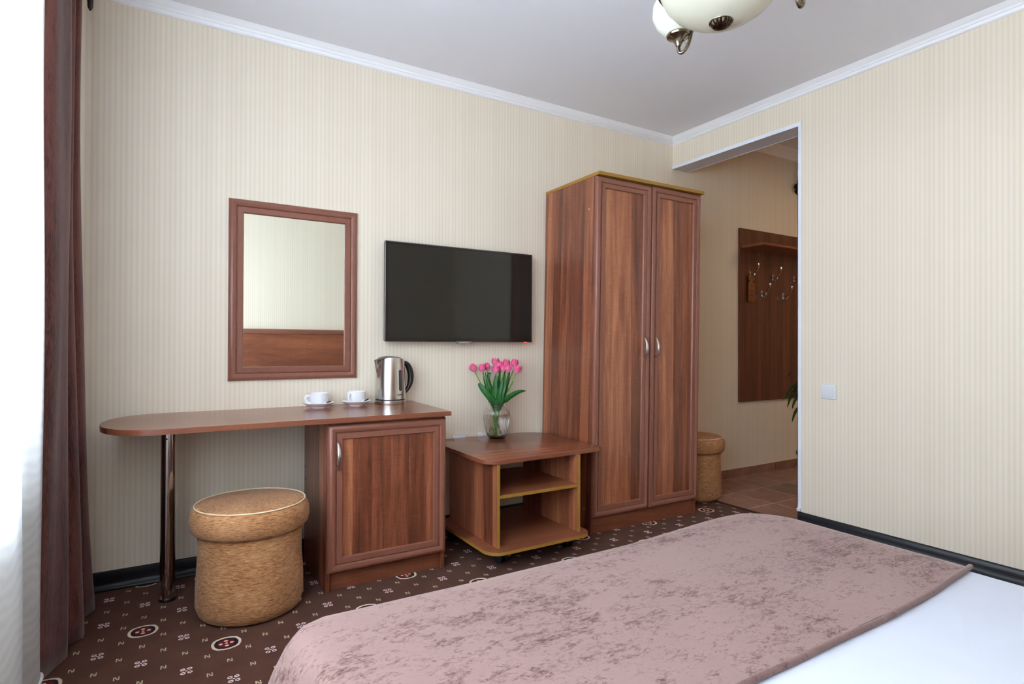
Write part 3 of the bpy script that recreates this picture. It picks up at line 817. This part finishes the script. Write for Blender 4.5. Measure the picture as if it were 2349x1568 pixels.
# local +x runs towards the handle, -x towards the spout
put('base_stand', lathe(nb(), [(0, .001), (.0800, .001), (.0808, .004), (.0808, .019), (.079, .0205), (0, .0205)], 56), 'steel', ke)
put('base_ring', lathe(nb(), [(0, .0205), (.0765, .0205), (.0765, .0262), (0, .0262)], 56), 'black_plastic', ke)
put('base_foot', lathe(nb(), [(0, 0), (.0795, 0), (.0803, .0022), (0, .003)], 56), 'black_plastic', ke)
def topz(x):
    P = [(-.09, .226), (-.078, .230), (-.04, .243), (-.01, .2475), (.02, .244), (.045, .235), (.078, .215)]
    if x <= P[0][0]: return P[0][1]
    for (a, b), (c, d) in zip(P, P[1:]):
        if x <= c: return b+(d-b)*(x-a)/(c-a)
    return P[-1][1]
bm = nb(); NR, NA = 26, 64; rings = []
for i in range(NR+1):
    t = i/NR; ring = []
    for j in range(NA):
        a = 2*pi*j/NA
        r = .0792-.0065*t**1.6
        x, y = r*cos(a), r*sin(a)
        zt = topz(x)-.004
        z = .0262+(zt-.0262)*t
        # pouring lip: a V pressed outward at the spout side
        da = abs(((a-pi+pi) % (2*pi))-pi); da = abs(a-pi)
        hgt = max(0, (z-.155)/(.225-.155)); wv = max(0, 1-da/(.05+.42*hgt)) if hgt > 0 else 0
        r += .0150*hgt*wv
        ring.append(bm.verts.new((r*cos(a), r*sin(a), z)))
    rings.append(ring)
for A_, B_ in zip(rings, rings[1:]):
    for j in range(NA): bm.faces.new([A_[j], A_[(j+1) % NA], B_[(j+1) % NA], B_[j]])
put('body', bm, 'steel', ke, 50)
bm = nb(); rings = []
for f_, dz in ((1.0, .0), (.97, .003), (.9, .005), (.6, .006), (.3, .0065)):
    rings.append([bm.verts.new((v.x, v.y, v.z)) for v in [Vector((.0725*f_*cos(2*pi*j/48), .0725*f_*sin(2*pi*j/48), topz(.0725*f_*cos(2*pi*j/48))-.005+dz)) for j in range(48)]])
for A_, B_ in zip(rings, rings[1:]):
    for j in range(48): bm.faces.new([A_[j], A_[(j+1) % 48], B_[(j+1) % 48], B_[j]])
bm.faces.new(rings[-1])
put('lid', bm, 'black_plastic', ke, 50)
hp = catmull([(.068, 0, .213), (.088, 0, .207), (.103, 0, .185), (.1125, 0, .150), (.111, 0, .112), (.099, 0, .080), (.077, 0, .052)], 8)
nn = len(hp)
put('handle', tube(nb(), hp, [.009+.0085*sin(pi*min(1, i/(nn-1)*1.05)) for i in range(nn)], 14, flat=.95), 'black_plastic', ke)
# water window on the flank, facing the camera side, 42 deg towards the handle
ga = radians(-90+41-20)
def onbody(a_, z_, r_=.0): 
    rr = .0792-.0065*((z_-.0262)/.2)**1.6+r_
    return (rr*cos(a_), rr*sin(a_), z_)
def stadium(hw, z0, z1, off):
    bm = nb(); P = []
    for i in range(13):
        t = pi*i/12; P.append((hw*cos(t), z1-hw+hw*sin(t)))
    for i in range(13):
        t = pi+pi*i/12; P.append((hw*cos(t), z0+hw+hw*sin(t)))
    vs = [bm.verts.new(onbody(ga+p[0]/.078, p[1], off)) for p in P]
    v2 = [bm.verts.new(onbody(ga+p[0]/.078, p[1], off-.003)) for p in P]
    c0 = [bm.verts.new(onbody(ga, z, off)) for z in (z0+hw, z1-hw)]
    n = len(P)
    for i in range(n):
        bm.faces.new([vs[i], vs[(i+1) % n], v2[(i+1) % n], v2[i]])
    for i in range(12): bm.faces.new([vs[i], vs[i+1], c0[1]])
    for i in range(13, 25): bm.faces.new([vs[i], vs[i+1], c0[0]])
    bm.faces.new([vs[12], vs[13], c0[0], c0[1]]); bm.faces.new([vs[25], vs[0], c0[1], c0[0]])
    return bm
ww = put('water_window', stadium(.0155, .063, .186, .0012), 'satin', ke, 40)
put('gauge_glass', stadium(.0105, .069, .180, .0020), 'gauge', ww, 40)
lg_ = text('logo', 'novex', .0125, 'ink', ke, onbody(ga-.02, .050, .0008), (radians(90), 0, ga+pi/2), sx=1.15)

# ------------------------------------------------------------------ vase with tulips
VX, VY, VZ = 1.645, 2.874, .512
va = thing('vase', 'ribbed clear glass vase holding the tulips on the low table', 'vase', (VX, VY, VZ))
def ribs(r, z, a):
    w = min(1, max(0, (z-.012)/.03))*min(1, max(0, (.176-z)/.02))
    return r*(1+.018*w*cos(28*a))
VO = [(0, .0), (.048, .0), (.056, .004), (.066, .018), (.073, .038), (.0805, .075), (.0865, .110), (.0880, .136), (.0845, .155), (.073, .172), (.060, .182), (.0545, .187), (.0540, .192), (.0565, .195), (.0545, .199), (.0570, .203), (.0595, .209), (.0590, .2115)]
VO = [(r*.872, z) for r, z in VO]
VI = [(r-.003, z) for r, z in VO[::-1] if z > .02]+[(.050, .014), (.038, .010), (0, .009)]
put('glass_body', lathe(nb(), VO+VI, 168, fn=ribs), 'glass', va, 60)
WP = [(0, .0105), (.045, .0115), (.058, .018), (.069, .040), (.0765, .075), (.0825, .110), (.0838, .128), (0, .128)]
WP = [(r*.868, z) for r, z in WP]
put('water', lathe(nb(), WP, 56), 'water', va, 60)

def leafmesh(bm, P, w, fold=0.25, tip=0.0, side=None):
    """blade along points P with width profile, slightly folded"""
    P = catmull(P, 5); n = len(P); rows = []
    for i, p in enumerate(P):
        t = i/(n-1)
        d = (P[min(i+1, n-1)]-P[max(i-1, 0)]).normalized()
        s = side.normalized() if side else d.cross(Vector((0, 0, 1))).normalized()
        s = (s-d*s.dot(d)).normalized()
        nn_ = s.cross(d)
        ww_ = w*(0.62+0.38*min(1, t*3.2))*(1-t**3.2)**0.9+0.0004
        rows.append([bm.verts.new(p-s*ww_+nn_*ww_*fold), bm.verts.new(p-s*ww_*.5+nn_*ww_*fold*.3), bm.verts.new(p), bm.verts.new(p+s*ww_*.5+nn_*ww_*fold*.3), bm.verts.new(p+s*ww_+nn_*ww_*fold)])
    for a, b in zip(rows, rows[1:]):
        for j in range(4): bm.faces.new([a[j], a[j+1], b[j+1], b[j]])
    return bm
def flower_bm(L=.052, R=.0205, openn=0.0, rot=0.0):
    bm = nb()
    for k_ in range(6):
        a0 = rot+k_*pi/3; inner = k_ % 2
        rr = R*(0.93 if inner else 1.0); rows = []
        for i in range(9):
            t = i/8
            rad_ = rr*(sin(min(1, t*1.55)*pi/2)**0.8)*(1-(.62-.42*openn)*(max(0, t-.42)/.58)**1.7)+openn*.006*t**2
            hw = (.40+.30*min(1, t*2.2))*(1-.66*(max(0, t-.55)/.45)**2.8)
            z = L*t*(0.97 if inner else 1.0)
            row = []
            for j in range(5):
                s = (j-2)/2
                a = a0+s*hw
                rj = rad_+.0012*(1-s*s)+(.0015*inner*-1)
                row.append(bm.verts.new((rj*cos(a), rj*sin(a), z-.006*s*s*t)))
            rows.append(row)
        for a, b in zip(rows, rows[1:]):
            for j in range(4): bm.faces.new([a[j], a[j+1], b[j+1], b[j]])
    return bm
# direction frame seen from the photo: ex = to the right, ey = away
ex = Vector((.867, -.498, 0)); ey = Vector((.498, .867, 0))
def world(dx, dy, z): return Vector((VX, VY, 0))+ex*dx+ey*dy+Vector((0, 0, z))
# (right offset, depth offset, z of flower base, tilt right, open, label)
TU = [(-.128, .005, .893, -.42, 0.0, 'leftmost pink tulip, leaning out on its own'),
      (-.083, -.015, .889, -.12, 0.15, 'pink tulip second from the left, slightly parted petals'),
      (-.057, .030, .895, -.05, 0.0, 'closed pale pink tulip third from the left, upright'),
      (-.010, .030, .925, .02, 0.5, 'highest pink tulip with ruffled open top'),
      (-.006, -.030, .882, .0, 0.75, 'wide open pink tulip at the front centre of the bunch'),
      (.014, .010, .908, .05, 0.35, 'ruffled pink tulip squeezed right behind the open front one'),
      (.034, -.012, .890, .03, 0.1, 'slim closed pink tulip right of the open front tulip'),
      (.052, .035, .918, .08, 0.5, 'large pink tulip at the back, right of centre'),
      (.063, -.018, .889, .05, 0.2, 'pink tulip with pale outer petal, front right of centre'),
      (.098, .030, .916, .15, 0.45, 'pink tulip second from the right, turned back'),
      (.108, -.010, .882, .28, 0.95, 'rightmost pink tulip with petals spread to the right')]
TU_root = []
for i, (dx, dy, zb, tl, op, lab) in enumerate(TU):
    t_ = thing('tulip', lab, 'tulip', (VX, VY, VZ+.014), 0, 'pink tulips in the vase')
    O = Vector((VX, VY, VZ+.014))
    top_ = world(dx, dy, zb)-O
    dirn = (ex*math.sin(tl)+Vector((0, 0, math.cos(tl)))).normalized()
    ft = i*2.4
    foot = ex*(-dx*.16-.008+.010*cos(ft))+ey*(.022*sin(ft))+Vector((0, 0, .004))
    neck = ex*(dx*.30)+ey*(dy*.5)+Vector((0, 0, .19))
    pth = catmull([foot, (foot+neck)/2+Vector((0, 0, .01)), neck, neck.lerp(top_, .55)+dirn*.0, top_], 6)
    put('stem', tube(nb(), pth, .0030, 8), 'stem', t_, 60)
    fl_ = put('flower', flower_bm(.052+random.uniform(-.002, .004), .0215+.002*op, op, random.random()*2), 'petal', t_, 60)
    fl_.matrix_local = Matrix.Translation(top_-dirn*.002) @ dirn.to_track_quat('Z', 'Y').to_matrix().to_4x4()
    TU_root.append((t_, O))
# leaves: (tulip index, points as (right, depth, z), half width)
LV = [(4, [(-.004, -.030, .715), (-.012, -.034, .78), (-.010, -.034, .84), (-.004, -.030, .885)], .0165),
      (6, [(.006, -.030, .715), (.010, -.040, .76), (.022, -.042, .81), (.030, -.040, .853)], .0145),
      (1, [(-.012, -.020, .715), (-.040, -.034, .750), (-.075, -.038, .790), (-.098, -.030, .820), (-.094, -.026, .826)], .020),
      (0, [(-.022, -.014, .715), (-.050, -.022, .755), (-.085, -.026, .800), (-.108, -.018, .822)], .013),
      (2, [(-.018, .0, .715), (-.035, .0, .78), (-.050, .0, .84), (-.045, .002, .880), (-.028, .0, .884)], .015),
      (2, [(-.020, .01, .715), (-.045, .01, .77), (-.068, .01, .83), (-.082, .01, .895)], .011),
      (1, [(-.010, -.01, .715), (-.03, -.012, .77), (-.052, -.014, .83), (-.068, -.012, .895)], .012),
      (3, [(.0, .015, .715), (.006, .015, .78), (.012, .015, .85), (.018, .015, .905)], .013),
      (5, [(.004, .0, .715), (.012, .0, .77), (.012, .0, .82), (.004, -.004, .872)], .011),
      (7, [(.014, .010, .715), (.030, .012, .78), (.040, .014, .84), (.046, .014, .900)], .015),
      (8, [(.016, -.024, .715), (.026, -.034, .76), (.040, -.034, .80), (.046, -.030, .842)], .015),
      (8, [(.018, -.01, .715), (.036, -.012, .77), (.052, -.012, .82), (.060, -.010, .868)], .013),
      (9, [(.020, .008, .715), (.044, .008, .78), (.062, .010, .84), (.074, .012, .905)], .014),
      (10, [(.022, -.004, .715), (.048, -.006, .762), (.072, -.008, .800), (.098, -.010, .842)], .008),
      (10, [(.026, -.012, .712), (.056, -.018, .735), (.094, -.026, .762), (.130, -.032, .780), (.166, -.036, .786)], .020)]
for ti, P_, w_ in LV:
    t_, O = TU_root[ti]
    P_ = [(P_[0][0]*.55, P_[0][1]*.6, .668), (P_[0][0]*1.35, P_[0][1]*1.0, .715)]+P_[1:]
    pts_ = [world(*p)-O for p in P_]
    side = ex if abs(P_[-1][0]-P_[0][0]) < .09 else (Vector((0, 0, 1))*.8+ey*-.4)
    put('leaf', leafmesh(nb(), pts_, w_, .35, side=side), 'leaf', t_, 60)

# ------------------------------------------------------------------ chandelier
CX, CY = 1.488, 1.195
ch = thing('chandelier', 'antique brass ceiling chandelier with opal glass bowl and shades', 'ceiling lamp', (CX, CY, -.014))
put('canopy', lathe(nb(), [(0, 2.574), (.065, 2.574), (.068, 2.55), (.055, 2.535), (.02, 2.52), (.012, 2.51), (0, 2.51)], 36), 'brass', ch)
put('stem', tube(nb(), [(0, 0, 2.52), (0, 0, 2.13)], .009, 14), 'brass', ch)
BR = .190
bp_ = [(0, 2.070), (.03, 2.071), (.07, 2.080), (.11, 2.097), (.145, 2.121), (.172, 2.152), (.187, 2.186), (.190, 2.202)]
bowl = put('bowl_shade', lathe(nb(), bp_+[(r-.004, z+.003) for r, z in bp_[::-1] if r > .005]+[(0, 2.074)], 64), 'opal_bowl', ch, 60)
put('rim_ring', tube(nb(), [(.192*cos(2*pi*i/64), .192*sin(2*pi*i/64), 2.200) for i in range(65)], .006, 8, cap=False), 'brass_dark', ch)
def flut(r, z, a): return r*(1+.13*abs(cos(6*a))*min(1, r/.02))
fp = [(0, 2.050), (.006, 2.0505), (.012, 2.052), (.020, 2.056), (.026, 2.062), (.029, 2.068), (.030, 2.072), (.0, 2.075)]
put('finial', lathe(nb(), fp, 96, fn=flut), 'brass_dark', ch, 40)
put('finial_ring', tube(nb(), [(.0345*cos(2*pi*i/40), .0345*sin(2*pi*i/40), 2.073) for i in range(41)], .0028, 8, cap=False), 'brass', ch)
for deg in (75.5, -44.5, 195.5):
    a = radians(deg); d = Vector((cos(a), sin(a), 0))
    R_ = .236; tv_ = Vector((d.y, -d.x, 0))
    P_ = [d*.02+Vector((0, 0, 2.25)), d*.12+Vector((0, 0, 2.243)), d*.190+tv_*.016+Vector((0, 0, 2.222)), d*.204+tv_*.030+Vector((0, 0, 2.185)), d*.206+tv_*.030+Vector((0, 0, 2.145)), d*.214+tv_*.022+Vector((0, 0, 2.108)), d*.225+tv_*.010+Vector((0, 0, 2.090)), d*.234+tv_*.001+Vector((0, 0, 2.094)), d*R_+Vector((0, 0, 2.116))]
    ar = put('arm', tube(nb(), catmull(P_, 6), .0062, 10, flat=1.3), 'brass', ch, 60)
    m = Matrix.Translation(d*R_)
    cp = put('lamp_cup', lathe(nb(), [(0, 2.112), (.009, 2.114), (.012, 2.122), (.020, 2.134), (.030, 2.142), (.040, 2.147), (.0425, 2.152), (.040, 2.157), (0, 2.157)], 36), 'brass', ar); cp.location = d*R_
    shp = [(.022, 2.150), (.048, 2.160), (.074, 2.186), (.090, 2.222), (.088, 2.258), (.074, 2.287), (.062, 2.300)]
    s_ = put('shade', lathe(nb(), shp+[(r-.003, z) for r, z in shp[::-1]], 48), 'opal', ar, 60); s_.location = d*R_
    # little cast leaf on the arm
    put('leaf_ornament', leafmesh(nb(), [d*.216+tv_*.020+Vector((0, 0, 2.112)), d*.222+tv_*.016+Vector((0, 0, 2.124)), d*.226+tv_*.012+Vector((0, 0, 2.136))], .006, .3), 'brass', ar)

# ------------------------------------------------------------------ bed, sheet and throw
BX0, BX1, BY0, BY1, BH = 0.266, 1.832, -0.77, 1.256, .455
bed = thing('bed', 'double bed with walnut headboard and white bedding', 'bed', ((BX0+BX1)/2, .25, 0))
ox, oy = (BX0+BX1)/2, .25
put('bed_base', bx(BX0+.02-ox, BX1-.02-ox, BY0-oy, BY1-.02-oy, .06, .25, bev=.004), 'wood_h2', bed)
put('mattress', bx(BX0+.012-ox, BX1+.003-ox, BY0-oy, BY1-.012-oy, .25, BH, bev=.022, seg=5), 'sheet', bed, 60)
hb = put('headboard', bx(.15-ox, 1.98-ox, YR+.006-oy, YR+.030-oy, .10, 1.19), 'wood_h2', bed, 0)
put('headboard_rail', bx(.14-ox, 1.99-ox, YR+.004-oy, YR+.045-oy, 1.165, 1.215, bev=.006), 'moulding', hb)
for sx in (BX0+.08, BX1-.08):
    for sy in (BY0+.1, BY1-.1):
        put('leg', bx(sx-.02-ox, sx+.02-ox, sy-.02-oy, sy+.02-oy, 0, .06), 'black_plastic', bed)
def draped(name, y0f, y1, x0, x1, h, rl, rr, drops, mat, nxs=56, nys=40, wr_=0.0):
    """rounded top patch + hanging skirt. drops = (out, down) profile"""
    bm = nb(); G = []
    for j in range(nys+1):
        t = j/nys; row = []
        for i in range(nxs+1):
            s = i/nxs
            y0 = y0f(x0+(x1-x0)*s)
            y = y0+(y1-y0)*t
            # round the far corners
            xl, xr = x0, x1
            if y > y1-rl: xl = x0+rl-math.sqrt(max(0, rl*rl-(y-(y1-rl))**2))
            if y > y1-rr: xr = x1-(rr-rr*math.sqrt(max(0, 1-((y-(y1-rr))/rr)**2)))
            x = xl+(xr-xl)*s
            edge = min(s, 1-s, (1-t))
            zz = h-.008*math.exp(-edge*45)+wr_*(sin(x*9+y*4)*.5+sin(x*23-y*13)*.25)
            q1 = max(0, min(1, (x-1.05)/.6)); q2 = max(0, min(1, (y-.85)/.35))
            y += .042*q1*q1*(3-2*q1)*q2*q2*(3-2*q2)
            row.append(bm.verts.new((x, y, zz)))
        G.append(row)
    for a, b in zip(G, G[1:]):
        for i in range(nxs): bm.faces.new([a[i], a[i+1], b[i+1], b[i]])
    # boundary: left column up, far row, right column down
    B = [G[j][0] for j in range(nys+1)]+G[nys][1:-1]+[G[j][nxs] for j in range(nys, -1, -1)]
    n = len(B); N = []
    for i, v in enumerate(B):
        a = B[max(i-1, 0)].co; b = B[min(i+1, n-1)].co; t = (b-a); t.z = 0
        t = t.normalized() if t.length > 1e-9 else Vector((0, 1, 0))
        N.append(Vector((-t.y, t.x, 0)))
    for _ in range(2): N = [N[0]]+[(N[i-1]+N[i]+N[i+1]).normalized() for i in range(1, n-1)]+[N[-1]]
    L = 0; prev = B
    acc = [0]
    for i in range(1, n): acc.append(acc[-1]+(B[i].co-B[i-1].co).length)
    cl = (B[nys].co.copy()); 
    for (o, dn) in drops:
        ring = []
        for i, v in enumerate(B):
            p = v.co.copy(); q = dn/h
            f = o+.012*q*sin(acc[i]*17)+.007*q*sin(acc[i]*41+1)
            dist = (Vector((p.x, p.y))-Vector((x0+rl*.3, y1-rl*.3))).length
            f += .17*q**0.75*math.exp(-(dist/.14)**2)
            zb = v.co.z
            p = p+N[i]*(f*(.45 if i > nys+len(G[nys])-2 else 1)); p.z = zb-dn*(1-(h-zb)/h)
            ring.append(bm.verts.new(p))
        for i in range(n-1): bm.faces.new([prev[i], prev[i+1], ring[i+1], ring[i]])
        prev = ring
    return put(name, bm, mat, None, 80), [v for v in G[0]]
def thr(x):
    return .645+.030*max(0, (x-1.35)/.45)**1.5
DR = [(.004, .0015), (.0085, .0045), (.0125, .010), (.0165, .020), (.0205, .040), (.024, .09), (.026, .15), (.029, .22), (.032, .30), (.036, .37), (.040, .435)]
sp_root = thing('bedspread', 'dusty rose crushed velvet bedspread over the foot of the bed', 'bedspread')
sp, _ = draped('cloth', thr, BY1+.012, BX0-.010, BX1+.004, BH+.012, .050, .150, DR, 'spread', wr_=.0012)
sp.parent = sp_root
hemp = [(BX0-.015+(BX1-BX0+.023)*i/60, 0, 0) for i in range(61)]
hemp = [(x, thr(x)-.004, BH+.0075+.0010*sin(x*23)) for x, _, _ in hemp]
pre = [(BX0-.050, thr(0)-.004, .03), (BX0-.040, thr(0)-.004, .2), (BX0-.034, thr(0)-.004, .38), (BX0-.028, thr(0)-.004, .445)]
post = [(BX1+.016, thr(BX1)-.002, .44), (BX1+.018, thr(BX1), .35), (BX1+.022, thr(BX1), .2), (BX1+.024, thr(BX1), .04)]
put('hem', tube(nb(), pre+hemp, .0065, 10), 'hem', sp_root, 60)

# ------------------------------------------------------------------ hall: coat rack, tag, plant, lamp
cr = thing('coat_rack', 'dark wooden coat rack panel with shelf on the hall wall', 'coat rack', (4.45, 3.0, 0))
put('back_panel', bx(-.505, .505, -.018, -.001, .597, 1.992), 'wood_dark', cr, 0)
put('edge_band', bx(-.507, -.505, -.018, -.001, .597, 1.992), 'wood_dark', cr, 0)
put('shelf', bx(-.483, .483, -.215, -.018, 1.832, 1.850), 'wood_h2', cr, 0)
def hook(x, z):
    h = put('hook', bx(x-.010, x+.010, -.023, -.018, z-.028, z+.028, bev=.002), 'chrome', cr)
    P_ = catmull([(x, -.022, z+.005), (x, -.045, z-.002), (x, -.075, z+.022), (x, -.098, z+.060), (x, -.103, z+.082)], 5)
    n_ = len(P_)
    put('upper_prong', tube(nb(), P_, [.005+.0065*(i/(n_-1)) for i in range(n_)], 10, flat=.6), 'chrome', h)
    P_ = catmull([(x, -.022, z-.010), (x, -.030, z-.026), (x, -.048, z-.028), (x, -.060, z-.012), (x, -.064, z+.002)], 5)
    put('lower_prong', tube(nb(), P_, .0055, 10), 'chrome', h)
for x, z in ((-.383, 1.625), (-.088, 1.615), (.208, 1.622), (.45, 1.62), (-.235, 1.475), (.058, 1.468), (.35, 1.47)):
    hook(x, z)
tg = thing('door_tag', 'small wooden door tag hanging on the leftmost coat hook', 'tag', (4.063, 2.966, 1.50))
bm = nb()
pp = round_poly([(-.038, -.095, .008), (.038, -.095, .008), (.038, .045, .006), (.012, .058, .006), (.012, .072, .004), (.036, .082, .008), (.036, .112, .01), (-.036, .112, .01), (-.036, .082, .008), (-.018, .072, .006), (-.038, .050, .006)], 4)
prism(bm, pp, 0, .004)
pl = put('board', bm, 'tag_wood', tg, 30); pl.rotation_euler = (radians(90), 0, 0)
bm = nb()
for i, (w, z) in enumerate(((.022, .030), (.008, .018), (.026, -.002), (.030, -.012), (.028, -.022), (.030, -.036), (.026, -.048), (.028, -.060), (.016, -.072), (.034, -.082))):
    box(bm, -w, w, -.0046, -.0040, z-.0017, z+.0017)
lt_ = put('lettering', bm, 'ink', tg, 0); lt_['kind'] = 'stuff'
wl = thing('wall_lamp', 'dark bronze wall lamp high on the hall wall behind the doorway', 'lamp', (4.738, 3.0, 2.42))
put('back_plate', lathe(nb(), [(0, .012), (.045, .010), (.05, 0), (0, 0)], 24), 'brass_dark', wl).rotation_euler = (radians(90), 0, 0)
put('arm', tube(nb(), catmull([(0, -.005, 0), (0, -.05, -.01), (-.03, -.075, .02), (-.05, -.075, .045)], 5), .006, 8), 'brass_dark', wl)
put('lamp_cup', lathe(nb(), [(0, -.06), (.012, -.055), (.034, -.030), (.040, -.002), (.040, .030), (.034, .032), (0, .032)], 24), 'brass_dark', wl, loc=(-.05, -.075, .02))
put('shade', lathe(nb(), [(.03, .05), (.055, .08), (.06, .12), (.05, .15), (.045, .15), (.05, .12), (.045, .085), (.02, .055)], 24), 'opal', wl, loc=(-.02, -.075, .02))
pl_ = thing('houseplant', 'dark green houseplant whose leaf tips peek out behind the door jamb', 'plant', (4.11, 2.44, 0))
put('pot', lathe(nb(), [(0, 0), (.10, 0), (.105, .01), (.135, .24), (.145, .245), (.145, .265), (.132, .265), (.125, .22), (0, .22)], 36), 'pot', pl_)
put('soil', lathe(nb(), [(0, .226), (.12, .222), (.124, .215), (0, .21)], 24), 'soil', pl_)
put('cane', tube(nb(), catmull([(0, 0, .22), (.01, .0, .4), (0, .01, .60), (.005, 0, .74)], 4), [.012]*13, 10), 'bark', pl_)
# leaves; the first ones reach towards the doorway edge
lfs = [((0, 0, .70), (-.11, .03, .79), (-.23, .055, .74), (-.318, .07, .654), .020), ((0, 0, .70), (-.10, .05, .745), (-.21, .07, .68), (-.265, .07, .599), .014),
       ((0, 0, .68), (-.09, .04, .70), (-.17, .06, .66), (-.208, .07, .588), .020), ((0, 0, .60), (-.09, .03, .62), (-.18, .05, .58), (-.224, .06, .494), .020),
       ((0, 0, .72), (-.10, .06, .835), (-.19, .09, .845), (-.245, .10, .800), .010)]
for i in range(16):
    a = -2.2+i*.36
    d = Vector((cos(a), sin(a), 0)); z0 = .58+.02*(i % 8)
    lfs.append(((0, 0, z0), tuple(d*.10+Vector((0, 0, z0+.09))), tuple(d*.17+Vector((0, 0, z0+.07))), tuple(d*.22+Vector((0, 0, z0-.02))), .018))
for l in lfs:
    put('leaf', leafmesh(nb(), [Vector(q) for q in l[:4]], l[4], .3), 'leaf_dark', pl_, 60)
